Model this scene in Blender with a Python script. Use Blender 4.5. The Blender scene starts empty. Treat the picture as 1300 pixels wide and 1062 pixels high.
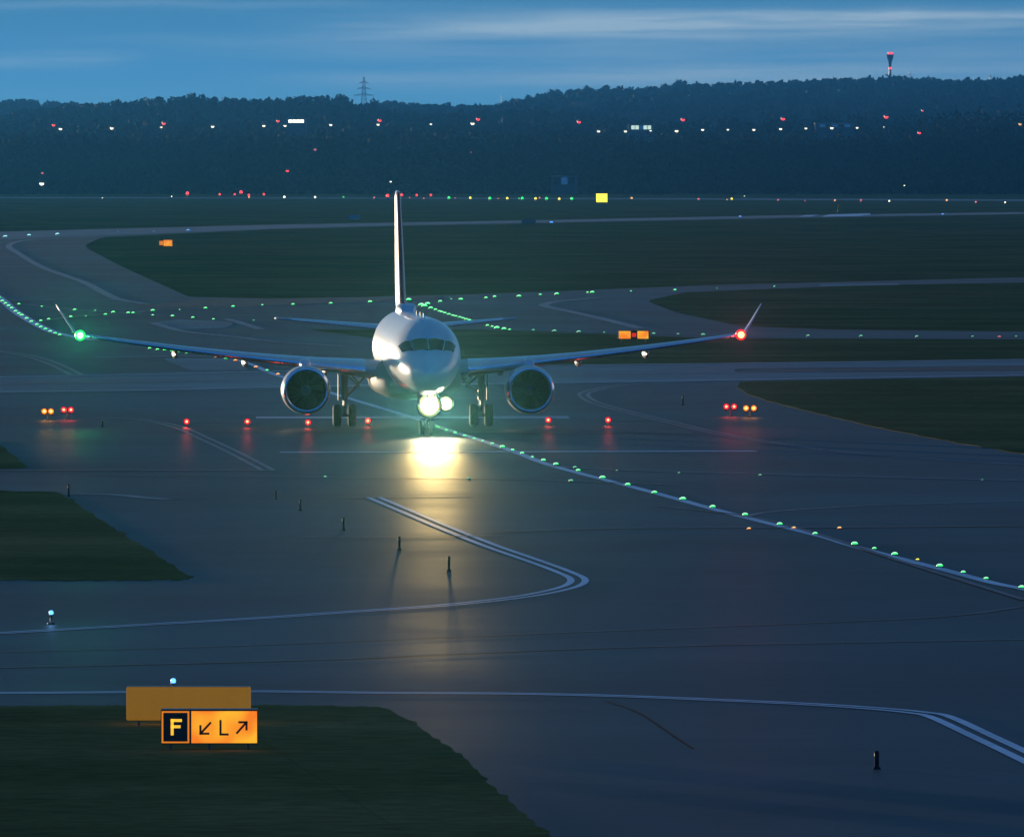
import bpy, math, random
import numpy as np
from mathutils import Vector, Matrix
random.seed(4); rng = np.random.default_rng(7)
R = math.radians; PI = math.pi
scene = bpy.context.scene; COL = scene.collection
F, H, YH, CX = 11655.0, 12.6, 215.0, 650.0     # focal length (px of a 1300 px wide frame), eye height, horizon row, centre

def g(px, py, z=0.0):
    Y = F*(H-z)/(py-YH); return Vector(((px-CX)*Y/F, Y, z))
def at(px, py, Y):
    return Vector(((px-CX)*Y/F, Y, H-(py-YH)*Y/F))

# ------------------------------------------------------------------ materials
def mat(name, base=(.5,.5,.5), rough=.5, metal=0.0, emit=None, estr=1.0, coat=0.0, spec=.5, light=False):
    m = bpy.data.materials.new(name); m.use_nodes = True
    b = m.node_tree.nodes['Principled BSDF']
    b.inputs['Base Color'].default_value = (*base, 1); b.inputs['Roughness'].default_value = rough
    b.inputs['Metallic'].default_value = metal; b.inputs['Coat Weight'].default_value = coat
    b.inputs['Specular IOR Level'].default_value = spec
    if emit:
        b.inputs['Emission Color'].default_value = (*emit, 1); b.inputs['Emission Strength'].default_value = estr*.5
        if not light: m.cycles.emission_sampling = 'NONE'
    return m

def noisy(name, layers, rough=.6, spec=.5, bump=None, coat=0.0, metal=0.0, roughvar=0.0):
    """layers: list of (scale, detail, ramp_lo, ramp_hi, colA, colB, mode) multiplied over object-space noise."""
    m = mat(name, (.5,.5,.5), rough, metal, coat=coat, spec=spec)
    nt = m.node_tree; N = nt.nodes; L = nt.links; b = N['Principled BSDF']
    tc = N.new('ShaderNodeTexCoord'); prev = None; firstfac = None
    for (sc, det, lo, hi, ca, cb, stretch) in layers:
        mp = N.new('ShaderNodeMapping'); mp.inputs['Scale'].default_value = stretch
        L.new(tc.outputs['Object'], mp.inputs['Vector'])
        n = N.new('ShaderNodeTexNoise'); n.inputs['Scale'].default_value = sc; n.inputs['Detail'].default_value = det
        n.inputs['Roughness'].default_value = .6
        L.new(mp.outputs[0], n.inputs['Vector'])
        r = N.new('ShaderNodeValToRGB'); r.color_ramp.elements[0].position = lo; r.color_ramp.elements[1].position = hi
        r.color_ramp.elements[0].color = (*ca, 1); r.color_ramp.elements[1].color = (*cb, 1)
        L.new(n.outputs['Fac'], r.inputs['Fac'])
        if firstfac is None: firstfac = n
        if prev is None: prev = r.outputs['Color']
        else:
            mx = N.new('ShaderNodeMix'); mx.data_type = 'RGBA'; mx.blend_type = 'MULTIPLY'; mx.inputs['Factor'].default_value = 1
            L.new(prev, mx.inputs[6]); L.new(r.outputs['Color'], mx.inputs[7]); prev = mx.outputs[2]
    L.new(prev, b.inputs['Base Color'])
    if roughvar:
        mr = N.new('ShaderNodeMapRange'); mr.inputs['From Min'].default_value = .35; mr.inputs['From Max'].default_value = .65
        mr.inputs['To Min'].default_value = rough-roughvar; mr.inputs['To Max'].default_value = rough+roughvar
        L.new(firstfac.outputs['Fac'], mr.inputs['Value']); L.new(mr.outputs[0], b.inputs['Roughness'])
    if bump:
        n = N.new('ShaderNodeTexNoise'); n.inputs['Scale'].default_value = bump[0]; n.inputs['Detail'].default_value = 4
        L.new(tc.outputs['Object'], n.inputs['Vector'])
        bp = N.new('ShaderNodeBump'); bp.inputs['Strength'].default_value = bump[1]; bp.inputs['Distance'].default_value = bump[2]
        L.new(n.outputs['Fac'], bp.inputs['Height']); L.new(bp.outputs[0], b.inputs['Normal'])
    return m

one = (1,1,1)
M = {}
M['asphalt'] = noisy('asphalt', [
    (.035, 5, .33, .68, (.017,.046,.054), (.044,.094,.108), one),
    (.012, 3, .40, .62, (.45,.48,.54), (1,1,1), (1,.6,1)),
    (.9, 5, .30, .72, (.72,.72,.72), (1.0,1.0,1.0), (.25,1,1)),
    (7, 4, .30, .75, (.8,.8,.8), (1,1,1), one)], rough=.52, spec=.13, roughvar=.06)
def slabs(m, sx_, sy_, dark):
    nt = m.node_tree; N = nt.nodes; L = nt.links; b = N['Principled BSDF']; src = b.inputs['Base Color'].links[0].from_socket
    tc = N.new('ShaderNodeTexCoord'); mp = N.new('ShaderNodeMapping'); mp.inputs['Rotation'].default_value = (0,0,.42); L.new(tc.outputs['Object'], mp.inputs['Vector'])
    br = N.new('ShaderNodeTexBrick'); br.inputs['Scale'].default_value = 1; br.inputs['Brick Width'].default_value = sx_; br.inputs['Row Height'].default_value = sy_; br.inputs['Mortar Size'].default_value = .05
    br.inputs['Color1'].default_value = (dark,dark,dark,1); br.inputs['Color2'].default_value = (1,1,1,1); br.inputs['Mortar'].default_value = (.6,.6,.6,1); br.inputs['Mortar Smooth'].default_value = .6
    L.new(mp.outputs[0], br.inputs['Vector'])
    mx = N.new('ShaderNodeMix'); mx.data_type = 'RGBA'; mx.blend_type = 'MULTIPLY'; mx.inputs['Factor'].default_value = 1
    L.new(src, mx.inputs[6]); L.new(br.outputs['Color'], mx.inputs[7]); L.new(mx.outputs[2], b.inputs['Base Color'])
slabs(M['asphalt'], 46, 7.5, .76)
M['concrete'] = noisy('pale_concrete', [
    (.05, 4, .35, .68, (.055,.085,.10), (.10,.14,.15), one),
    (.8, 4, .3, .7, (.8,.8,.8), (1,1,1), (.2,1,1))], rough=.5, spec=.25, roughvar=.1)
M['dark_asphalt'] = noisy('dark_asphalt', [
    (.05, 4, .35, .7, (.022,.022,.026), (.045,.045,.048), one)], rough=.6, spec=.2)
M['trail'] = noisy('tyre_rubber_trail', [(.05, 5, .40, .60, (.050,.050,.052), (.085,.085,.085), one)], rough=.56, spec=.14)
M['grass'] = noisy('grass_turf', [
    (.06, 5, .30, .70, (.21,.165,.065), (.38,.28,.12), one),
    (.015, 3, .35, .65, (.62,.80,.62), (1.0,.92,.80), one),
    (.16, 2, .42, .58, (.82,.86,.82), (1,1,1), (.12,1,1)),
    (2.2, 5, .32, .68, (.55,.58,.5), (1,1,1), (.5,1,1))], rough=1.0, spec=.0)
M['blade'] = noisy('grass_blade', [(.5, 3, .3, .7, (.022,.030,.010), (.045,.048,.020), one)], rough=.9, spec=.15)
M['paint'] = noisy('line_paint', [
    (1.3, 5, .30, .62, (.68,.68,.66), (.92,.92,.88), one),
    (.12, 4, .35, .60, (.8,.8,.8), (1,1,1), one)], rough=.5, spec=.4)
M['worn_paint'] = noisy('worn_line_paint', [
    (.8, 5, .36, .66, (.13,.13,.13), (.34,.34,.31), one)], rough=.55, spec=.35)
M['faint_paint'] = noisy('faded_line_paint', [
    (.6, 5, .40, .64, (.07,.07,.07), (.17,.17,.16), one)], rough=.55, spec=.35)
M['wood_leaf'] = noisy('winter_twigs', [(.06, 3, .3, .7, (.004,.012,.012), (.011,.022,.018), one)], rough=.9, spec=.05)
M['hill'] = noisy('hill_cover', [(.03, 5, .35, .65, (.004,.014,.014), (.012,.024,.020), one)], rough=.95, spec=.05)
M['trunk'] = mat('tree_bark', (.05,.045,.04), .9, spec=.1)
M['white'] = noisy('aircraft_white_paint', [
    (.35, 4, .3, .7, (.58,.60,.62), (.67,.68,.68), (1,1,1)),
    (2.5, 5, .3, .7, (.93,.93,.93), (1,1,1), (1,.25,1))], rough=.30, spec=.5, coat=.35)
M['belly'] = noisy('aircraft_belly_grey', [(.8, 4, .3, .7, (.09,.10,.11), (.14,.14,.15), (1,.3,1))], rough=.65, spec=.2)
M['wing'] = noisy('wing_grey_paint', [(.9, 4, .3, .7, (.24,.25,.26), (.34,.35,.36), (1,1,1))], rough=.38, coat=.2)
M['slat'] = mat('polished_leading_edge', (.86,.87,.88), .22, metal=1.0)
M['lip'] = mat('polished_intake_lip', (.8,.81,.83), .20, metal=1.0)
M['fin'] = noisy('fin_dark_red', [(.6, 3, .3, .7, (.22,.030,.028), (.30,.045,.040), one)], rough=.35, coat=.4)
M['glass'] = mat('cockpit_glass', (.006,.008,.012), .2, spec=.2)
M['black'] = mat('dark_interior', (.012,.012,.014), .6, spec=.2)
M['fan'] = mat('fan_titanium', (.025,.025,.03), .4, metal=.7)
M['tyre'] = noisy('tyre_rubber', [(6, 3, .3, .7, (.018,.018,.019), (.035,.035,.035), one)], rough=.8, spec=.2)
M['rim'] = mat('wheel_rim', (.35,.35,.36), .4, metal=.6)
M['gear'] = mat('gear_grey', (.16,.17,.18), .45)
M['fixture'] = mat('lamp_fixture', (.05,.05,.055), .5, metal=.5)
M['steel'] = mat('galvanised_steel', (.10,.11,.12), .5, metal=.5)
M['pole'] = mat('dark_marker_pole', (.012,.016,.028), .95, spec=.05)
M['signblack'] = mat('sign_black', (.015,.015,.018), .5)
M['signframe'] = mat('sign_frame', (.45,.40,.26), .5)
M['letter'] = mat('sign_dark_letter', (.05,.008,.004), .5)
M['ochre'] = noisy('sign_back_ochre', [(1.4, 3, .3, .7, (.58,.30,.03), (.68,.36,.04), one)], rough=.6)
M['ochre_added_glow'] = noisy('sign_back_added_glow', [(1.4, 3, .3, .7, (.58,.30,.03), (.68,.36,.04), one)], rough=.6)
_b = M['ochre_added_glow'].node_tree.nodes['Principled BSDF']; _b.inputs['Emission Color'].default_value = (.19,.075,.0,1); _b.inputs['Emission Strength'].default_value = .5  # glow added to the unlit sign back to lift its amber
M['dullsign'] = mat('dull_brown_sign', (.38,.22,.14), .7)
M['palebox'] = mat('pale_box', (.35,.33,.30), .7)
M['building'] = noisy('pale_building_wall', [(.3, 3, .3, .7, (.04,.06,.07), (.06,.08,.09), one)], rough=.8)
def emi(name, c, s, light=False): M[name] = mat(name, tuple(min(.6, v*.5) for v in c), .4, emit=c, estr=s, light=light)
emi('glow_green', (.03,1,.17), 1.6); emi('core_green', (.48,1,.60), 1.7); emi('glow_green_soft', (.16,.8,.34), .55); emi('core_green_soft', (.3,1,.55), .9); emi('glow_teal', (.35,.9,1.0), 1.2)
emi('glow_red', (1,.008,.03), 1.1); emi('core_red', (1,.50,.22), 2.2); emi('core_orange', (1,.75,.25), 2); emi('glow_red_far', (1,.05,.06), 2.2); emi('glow_pink_far', (1,.22,.22), .9)
emi('glow_orange', (1,.22,.02), 1.2); emi('glow_orange_far', (1,.42,.12), 1.6); emi('glow_yellow', (1,.80,.05), 2.0)
emi('glow_white', (1,.97,.72), 3.2); emi('glow_white_far', (1,.95,.68), 2.4); emi('glow_blue', (.06,.28,1), 1.6); emi('core_blue', (.12,.42,1), 1.9)
emi('glow_nav_green', (.02,1,.12), 1.4); emi('glow_nav_red', (1,.01,.02), 1.6); emi('glow_landing', (1,.95,.72), 25)
emi('glow_window', (.75,1,.80), .9); emi('glow_bluewin', (.05,.22,.5), .22)

emi('glow_glare', (1,.86,.42), 1.2); emi('glow_glare_edge', (.8,.85,.35), .6); emi('glow_glare_rim', (.5,.65,.28), .3)  # ring tones paint the landing lights' glare fading outward
def sign_yellow():
    m = mat('backlit_sign_yellow', (.5,.25,.02), .4); nt = m.node_tree; N = nt.nodes; L = nt.links; b = N['Principled BSDF']
    tc = N.new('ShaderNodeTexCoord'); n = N.new('ShaderNodeTexNoise'); n.inputs['Scale'].default_value = 1.5; n.inputs['Detail'].default_value = 1
    L.new(tc.outputs['Object'], n.inputs['Vector'])
    r = N.new('ShaderNodeValToRGB'); r.color_ramp.elements[0].position = .38; r.color_ramp.elements[1].position = .62
    r.color_ramp.elements[0].color = (.95,.20,.008,1); r.color_ramp.elements[1].color = (1,.47,.02,1)
    L.new(n.outputs['Fac'], r.inputs['Fac']); L.new(r.outputs['Color'], b.inputs['Emission Color'])
    b.inputs['Emission Strength'].default_value = .5
    return m
M['sign_lit'] = sign_yellow()
emi('sign_letter_lit', (1,.50,.03), 1.15); emi('sign_border_lit', (.75,.20,.01), .95)
emi('sign_red_lit', (.9,.03,.01), .7)

# ------------------------------------------------------------------ mesh helpers
class MB:
    def __init__(s): s.v = []; s.f = []; s.m = []; s.sm = []
    def add(s, vs, fs, mi=0, smooth=False):
        o = len(s.v); s.v += [tuple(v) for v in vs]
        for f in fs: s.f.append(tuple(i+o for i in f)); s.m.append(mi); s.sm.append(smooth)
    def box(s, c, d, mi=0, bev=0.0, rot=None):
        x, y, z = d[0]/2, d[1]/2, d[2]/2
        b = min(bev, x*.9, y*.9, z*.9)
        if b <= 0:
            vs = [(-x,-y,-z),(x,-y,-z),(x,y,-z),(-x,y,-z),(-x,-y,z),(x,-y,z),(x,y,z),(-x,y,z)]
            fs = [(0,3,2,1),(4,5,6,7),(0,1,5,4),(1,2,6,5),(2,3,7,6),(3,0,4,7)]
        else:   # chamfered: three rings stacked
            def ring(hx, hy, zz):
                return [(-hx+b,-hy,zz),(hx-b,-hy,zz),(hx,-hy+b,zz),(hx,hy-b,zz),(hx-b,hy,zz),(-hx+b,hy,zz),(-hx,hy-b,zz),(-hx,-hy+b,zz)]
            rs = [ring(x-b*.6,y-b*.6,-z), ring(x,y,-z+b), ring(x,y,z-b), ring(x-b*.6,y-b*.6,z)]
            vs = [p for r_ in rs for p in r_]; fs = [tuple(range(7,-1,-1)), tuple(range(24,32))]
            for k in range(3):
                for i in range(8):
                    j = (i+1) % 8; fs.append((k*8+i, k*8+j, k*8+8+j, k*8+8+i))
        vs = [Vector(v) for v in vs]
        if rot is not None: vs = [rot @ v for v in vs]
        s.add([v+Vector(c) for v in vs], fs, mi)
    def tube(s, a, b, ra, rb=None, n=10, mi=0, cap=True):
        a = Vector(a); b = Vector(b); rb = ra if rb is None else rb
        d = (b-a).normalized(); u = d.orthogonal().normalized(); w = d.cross(u)
        vs = []
        for p, r in ((a,ra),(b,rb)):
            for i in range(n):
                t = 2*PI*i/n; vs.append(p+u*math.cos(t)*r+w*math.sin(t)*r)
        fs = [(i,(i+1)%n,n+(i+1)%n,n+i) for i in range(n)]
        s.add(vs, fs, mi, True)
        if cap: s.add(vs, [tuple(range(n-1,-1,-1)), tuple(range(n,2*n))], mi)
    def lathe(s, prof, n=24, origin=(0,0,0), axis='z', mi=0, squash=(1,1)):
        """prof: (r, h)."""
        vs = []; fs = []; o = Vector(origin)
        for (r, h) in prof:
            for i in range(n):
                t = 2*PI*i/n; a, b = r*math.cos(t)*squash[0], r*math.sin(t)*squash[1]
                if axis == 'z': p = Vector((a,b,h))
                elif axis == 'y': p = Vector((a,h,b))
                else: p = Vector((h,a,b))
                vs.append(p+o)
        for k in range(len(prof)-1):
            for i in range(n):
                j = (i+1) % n; fs.append((k*n+i,k*n+j,(k+1)*n+j,(k+1)*n+i))
        s.add(vs, fs, mi, True)
    def loft(s, rings, mi=0, cap=True, mifn=None):
        n = len(rings[0]); base = len(s.v)
        s.v += [tuple(p) for r in rings for p in r]
        for k in range(len(rings)-1):
            for i in range(n):
                j = (i+1) % n
                s.f.append((base+k*n+i,base+k*n+j,base+(k+1)*n+j,base+(k+1)*n+i))
                s.m.append(mifn(k,i) if mifn else mi); s.sm.append(True)
        if cap:
            s.f.append(tuple(base+i for i in range(n-1,-1,-1))); s.m.append(mi); s.sm.append(False)
            q = base+(len(rings)-1)*n; s.f.append(tuple(q+i for i in range(n))); s.m.append(mi); s.sm.append(False)
    def mesh(s, name, mats):
        me = bpy.data.meshes.new(name); me.from_pydata(s.v, [], s.f)
        for m in mats: me.materials.append(m)
        me.polygons.foreach_set('material_index', s.m); me.polygons.foreach_set('use_smooth', s.sm)
        me.update(); return me
    def build(s, name, mats, parent=None, loc=(0,0,0), recalc=True):
        if not isinstance(mats, (list,tuple)): mats = [mats]
        me = s.mesh(name, mats)
        if recalc:
            import bmesh
            bm = bmesh.new(); bm.from_mesh(me); bmesh.ops.recalc_face_normals(bm, faces=bm.faces); bm.to_mesh(me); bm.free()
        o = bpy.data.objects.new(name, me); COL.objects.link(o); o.location = loc
        if parent: o.parent = parent
        return o

def tag(o, label=None, cat=None, group=None, kind=None):
    if label: o['label'] = label
    if cat: o['category'] = cat
    if group: o['group'] = group
    if kind: o['kind'] = kind
    return o
def empty(name, loc, rz=0.0):
    o = bpy.data.objects.new(name, None); COL.objects.link(o); o.location = loc; o.rotation_euler = (0,0,rz)
    o.empty_display_size = .3; return o
def copy_tree(o, parent=None):
    c = o.copy(); COL.objects.link(c)
    if parent: c.parent = parent
    for ch in o.children: copy_tree(ch, c)
    return c

def smooth(pts, n=10):
    """Catmull-Rom through pixel points."""
    P = [np.array(p, float) for p in pts]; P = [2*P[0]-P[1]] + P + [2*P[-1]-P[-2]]; out = []
    for i in range(1, len(P)-2):
        for k in range(n):
            t = k/n; a, b, c, d = P[i-1], P[i], P[i+1], P[i+2]
            out.append(.5*((2*b)+(-a+c)*t+(2*a-5*b+4*c-d)*t*t+(-a+3*b-3*c+d)*t**3))
    out.append(P[-2]); return out

ZG, ZA, ZB, ZP = 0.0, .006, .011, .020
_n = {'r': 0, 'p': 0}
def poly(name, pts, z, m, n=8, jitter=0.0, thick=0.0, label=None, kind='structure', curved=True):
    """ground polygon from outline points; optional raised rim and a ragged outline."""
    pp = [tuple(p) for p in pts]
    if z > ZA: _n['p'] += 1; z = z + _n['p']*.0006
    dense = []
    for i in range(len(pp)):
        a = np.array(pp[i], float); b = np.array(pp[(i+1) % len(pp)], float)
        k = max(1, int(np.linalg.norm(b-a)/5))
        for q in range(k): dense.append(a+(b-a)*q/k)
    if curved:      # soften corners
        for _ in range(2):
            dense = [(dense[i-1]+dense[i]*2+dense[(i+1) % len(dense)])/4 for i in range(len(dense))]
    W = []
    for p in dense:
        w = g(p[0], p[1])
        if jitter:
            w.x += random.gauss(0, jitter); w.y += random.gauss(0, jitter*4)
        W.append((w.x, w.y, z))
    import bmesh
    bm = bmesh.new(); top = [bm.verts.new(v) for v in W]; f = bm.faces.new(top); f.normal_update()
    if f.normal.z < 0: f.normal_flip()
    bmesh.ops.triangulate(bm, faces=[f], ngon_method='EAR_CLIP')
    bm.normal_update()
    for f in bm.faces:
        if f.normal.z < 0: f.normal_flip()
    if thick:
        low = [bm.verts.new((v[0], v[1], z-thick)) for v in W]; n_ = len(W)
        for i in range(n_): bm.faces.new((top[i], top[(i+1) % n_], low[(i+1) % n_], low[i]))
    me = bpy.data.meshes.new(name); bm.to_mesh(me); bm.free(); me.materials.append(m)
    o = bpy.data.objects.new(name, me); COL.objects.link(o); tag(o, kind=kind)
    return o
def ribbon(name, pts, width, m, offs=(0,), z=ZP, n=8, dash=None):
    _n['r'] += 1; z = z + _n['r']*.0006
    C = [g(p[0], p[1], 0) for p in (smooth(pts, n) if len(pts) > 2 else [np.array(pts[0],float)+(np.array(pts[1],float)-np.array(pts[0],float))*t/20 for t in range(21)])]
    mb = MB()
    for off in offs:
        L = []; Rr = []
        for i, c in enumerate(C):
            t = (C[min(i+1,len(C)-1)]-C[max(i-1,0)]); t.z = 0; t.normalize(); nrm = Vector((-t.y, t.x, 0))
            L.append(c+nrm*(off+width/2)+Vector((0,0,z))); Rr.append(c+nrm*(off-width/2)+Vector((0,0,z)))
        k = len(C); fs = [(i, i+1, k+i+1, k+i) for i in range(k-1) if not dash or (i % dash[0]) < dash[1]]
        mb.add(L+Rr, fs)
    o = mb.build(name, m); tag(o, kind='structure'); return o

# ------------------------------------------------------------------ camera
cam_d = bpy.data.cameras.new('camera'); cam = bpy.data.objects.new('camera', cam_d); COL.objects.link(cam)
cam.location = (0,0,H); cam.rotation_euler = (R(90),0,0)
cam_d.sensor_fit = 'HORIZONTAL'; cam_d.sensor_width = 36; cam_d.lens = 36*F/1300; cam_d.shift_y = -(531-YH)/1300
cam_d.clip_start = 1; cam_d.clip_end = 40000
scene.camera = cam

# ------------------------------------------------------------------ world + sun
SUN_AZ, SUN_EL = R(-33), R(.3)         # behind the aircraft, to the left; very low
w = bpy.data.worlds.new('World'); scene.world = w; w.use_nodes = True
nt = w.node_tree; N = nt.nodes; L = nt.links; bg = N['Background']
sky = N.new('ShaderNodeTexSky'); sky.sky_type = 'NISHITA'; sky.sun_disc = False
sky.sun_elevation = SUN_EL; sky.sun_rotation = SUN_AZ; sky.air_density = 1.5; sky.dust_density = .3; sky.ozone_density = 5
tc = N.new('ShaderNodeTexCoord'); sx = N.new('ShaderNodeSeparateXYZ'); L.new(tc.outputs['Generated'], sx.inputs[0])
ramp = N.new('ShaderNodeValToRGB'); e = ramp.color_ramp.elements
e[0].position = 0; e[0].color = (.085,.31,.57,1); e[1].position = 1; e[1].color = (.030,.075,.16,1)
for p_, c_ in ((.009,(.105,.345,.58)),(.012,(.072,.285,.53)),(.0185,(.062,.235,.43)),(.15,(.030,.165,.36)),(.5,(.034,.100,.23))):
    a = e.new(p_); a.color = (*c_, 1)
L.new(sx.outputs['Z'], ramp.inputs['Fac'])
# the half of the sky away from the added side glow is a deeper blue
eb = N.new('ShaderNodeMapRange'); eb.inputs['From Min'].default_value = .3; eb.inputs['From Max'].default_value = -.6; L.new(sx.outputs['Y'], eb.inputs['Value'])
dm = N.new('ShaderNodeMix'); dm.data_type = 'RGBA'; L.new(eb.outputs[0], dm.inputs['Factor']); L.new(ramp.outputs['Color'], dm.inputs[6]); dm.inputs[7].default_value = (.004,.105,.46,1)
# cloud streaks low over the horizon: (elevation, thickness, centre azimuth, width, amount)
def math_(op, a_, b_=None, cl=False):
    n = N.new('ShaderNodeMath'); n.operation = op; n.use_clamp = cl
    for k, v in enumerate((a_, b_)):
        if v is None: continue
        if isinstance(v, (int, float)): n.inputs[k].default_value = v
        else: L.new(v, n.inputs[k])
    return n.outputs[0]
mp = N.new('ShaderNodeMapping'); mp.inputs['Scale'].default_value = (38, 38, 900); mp.inputs['Location'].default_value = (1.3, 0, .2)
L.new(tc.outputs['Generated'], mp.inputs['Vector'])
cn = N.new('ShaderNodeTexNoise'); cn.inputs['Scale'].default_value = 1.0; cn.inputs['Detail'].default_value = 7; cn.inputs['Roughness'].default_value = .6
L.new(mp.outputs[0], cn.inputs['Vector'])
mp2 = N.new('ShaderNodeMapping'); mp2.inputs['Scale'].default_value = (60, 60, 60); L.new(tc.outputs['Generated'], mp2.inputs['Vector'])
wn = N.new('ShaderNodeTexNoise'); wn.inputs['Scale'].default_value = 1.0; wn.inputs['Detail'].default_value = 3; L.new(mp2.outputs[0], wn.inputs['Vector'])
zw = math_('ADD', sx.outputs['Z'], math_('MULTIPLY', math_('SUBTRACT', wn.outputs['Fac'], .5), .0012))
tot = None
for (el, th, az, wd, am) in ((.0159,.0013,.026,.040,1.0),(.0150,.0009,.004,.022,.65),(.0167,.0006,.045,.03,.7),(.0130,.0014,.02,.05,.42),(.0106,.0012,.040,.035,.75),(.0098,.0010,.008,.03,.6),(.0119,.0008,-.052,.010,.5),(.0179,.0005,-.04,.03,.25),(.0140,.0006,-.03,.02,.15)):
    q1 = math_('DIVIDE', math_('SUBTRACT', zw, el), th); q2 = math_('DIVIDE', math_('SUBTRACT', sx.outputs['X'], az), wd)
    gz = math_('POWER', 2.718, math_('MULTIPLY', math_('ADD', math_('MULTIPLY', q1, q1), math_('MULTIPLY', math_('MULTIPLY', q2, q2), math_('MULTIPLY', q2, q2))), -1.0))
    gz = math_('MULTIPLY', gz, am); tot = gz if tot is None else math_('ADD', tot, gz)
cr = N.new('ShaderNodeMapRange'); cr.inputs['From Min'].default_value = .30; cr.inputs['From Max'].default_value = .62; cr.inputs['To Min'].default_value = .25; cr.inputs['To Max'].default_value = 1.0
L.new(cn.outputs['Fac'], cr.inputs['Value'])
cf = math_('MULTIPLY', math_('MULTIPLY', tot, cr.outputs[0]), .9, True)
fr = N.new('ShaderNodeMapRange'); fr.inputs['From Min'].default_value = .5; fr.inputs['From Max'].default_value = .9; L.new(sx.outputs['Y'], fr.inputs['Value'])
cf = math_('MULTIPLY', cf, fr.outputs[0], True)
mx = N.new('ShaderNodeMix'); mx.data_type = 'RGBA'; L.new(cf, mx.inputs['Factor'])
L.new(dm.outputs[2], mx.inputs[6]); mx.inputs[7].default_value = (.36,.51,.63,1)
# added warm glow low on both sides, outside the picture, lights the fuselage
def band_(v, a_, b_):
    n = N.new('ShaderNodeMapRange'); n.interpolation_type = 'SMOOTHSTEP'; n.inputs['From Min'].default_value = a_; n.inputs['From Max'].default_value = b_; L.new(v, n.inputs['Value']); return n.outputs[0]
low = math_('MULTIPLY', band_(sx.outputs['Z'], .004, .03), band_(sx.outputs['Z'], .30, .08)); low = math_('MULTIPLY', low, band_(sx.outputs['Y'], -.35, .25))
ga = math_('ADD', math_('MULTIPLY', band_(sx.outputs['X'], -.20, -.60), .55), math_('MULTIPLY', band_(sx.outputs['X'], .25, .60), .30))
# added pale sky glow a little higher up, to whiten the wing edges
pb = math_('MULTIPLY', math_('MULTIPLY', band_(sx.outputs['Z'], .030, .055), band_(sx.outputs['Z'], .20, .08)), math_('MULTIPLY', band_(sx.outputs['Y'], .2, .8), .12))
pm = N.new('ShaderNodeMix'); pm.data_type = 'RGBA'; L.new(pb, pm.inputs['Factor']); L.new(mx.outputs[2], pm.inputs[6]); pm.inputs[7].default_value = (.85,.98,1.1,1); mx = pm
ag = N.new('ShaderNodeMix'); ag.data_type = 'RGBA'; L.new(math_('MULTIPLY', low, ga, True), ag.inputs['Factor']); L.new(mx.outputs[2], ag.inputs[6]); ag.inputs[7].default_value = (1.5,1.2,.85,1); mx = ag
sm = N.new('ShaderNodeMix'); sm.data_type = 'RGBA'; sm.blend_type = 'ADD'; sm.inputs['Factor'].default_value = .0015
L.new(mx.outputs[2], sm.inputs[6]); L.new(sky.outputs[0], sm.inputs[7])
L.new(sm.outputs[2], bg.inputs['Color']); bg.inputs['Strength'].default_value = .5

sl = bpy.data.lights.new('sun', 'SUN'); sl.energy = 5.0; sl.angle = R(1.2); sl.color = (1,.80,.56)
so = bpy.data.objects.new('sun', sl); COL.objects.link(so)
sd = Vector((math.sin(SUN_AZ)*math.cos(SUN_EL), math.cos(SUN_AZ)*math.cos(SUN_EL), math.sin(SUN_EL)))
so.rotation_euler = sd.to_track_quat('Z','Y').to_euler(); so.location = (-300, 500, 200)

# haze
hz = MB(); hz.box((0, 5200, 62), (3400, 10700, 126)); ho = hz.build('haze', bpy.data.materials.new('haze_air')); tag(ho, kind='stuff')
hm = ho.data.materials[0]; hm.use_nodes = True; hn = hm.node_tree.nodes; hn.clear()
ou = hn.new('ShaderNodeOutputMaterial'); pv = hn.new('ShaderNodeVolumePrincipled')
pv.inputs['Color'].default_value = (.12,.55,1,1); pv.inputs['Density'].default_value = 5.6e-5; pv.inputs['Anisotropy'].default_value = .97
hm.node_tree.links.new(pv.outputs[0], ou.inputs['Volume'])
ho.display_type = 'WIRE'

# ------------------------------------------------------------------ ground
mb = MB()
xs = np.linspace(-1500, 1500, 13); ys = [-60, 100, 300, 600, 1200, 2500, 4700, 7500, 10400]
mb.add([(x,y,0) for y in ys for x in xs], [(j*13+i, j*13+i+1, (j+1)*13+i+1, (j+1)*13+i) for j in range(8) for i in range(12)])
tag(mb.build('ground', M['grass'], recalc=False), kind='structure')
# paved area: everything up to the middle distance, then the left wing of it, then the far taxiways
poly('apron', [(-700,1500),(2000,1500),(2000,440),(1300,456),(1150,458),(800,462),(590,466),(560,440),(400,420),(390,418),(600,418),(900,429),(1300,431),(1700,432),(1700,419),(1300,421),(1050,418),(940,414),(860,397),(820,382),(870,371),(1100,362),(1700,352),(1700,346),(1300,352),(1100,357),(900,362),(700,370),(560,375),(350,379),(240,377),(185,352),(150,336),(105,312),(130,301),(350,291),(500,287),(700,283),(1000,277),(1300,272),(1800,266),(1800,263),(1300,269),(1000,273),(700,279),(350,285),(150,290),(0,294),(-500,300)], ZA, M['asphalt'], jitter=.0)
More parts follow.
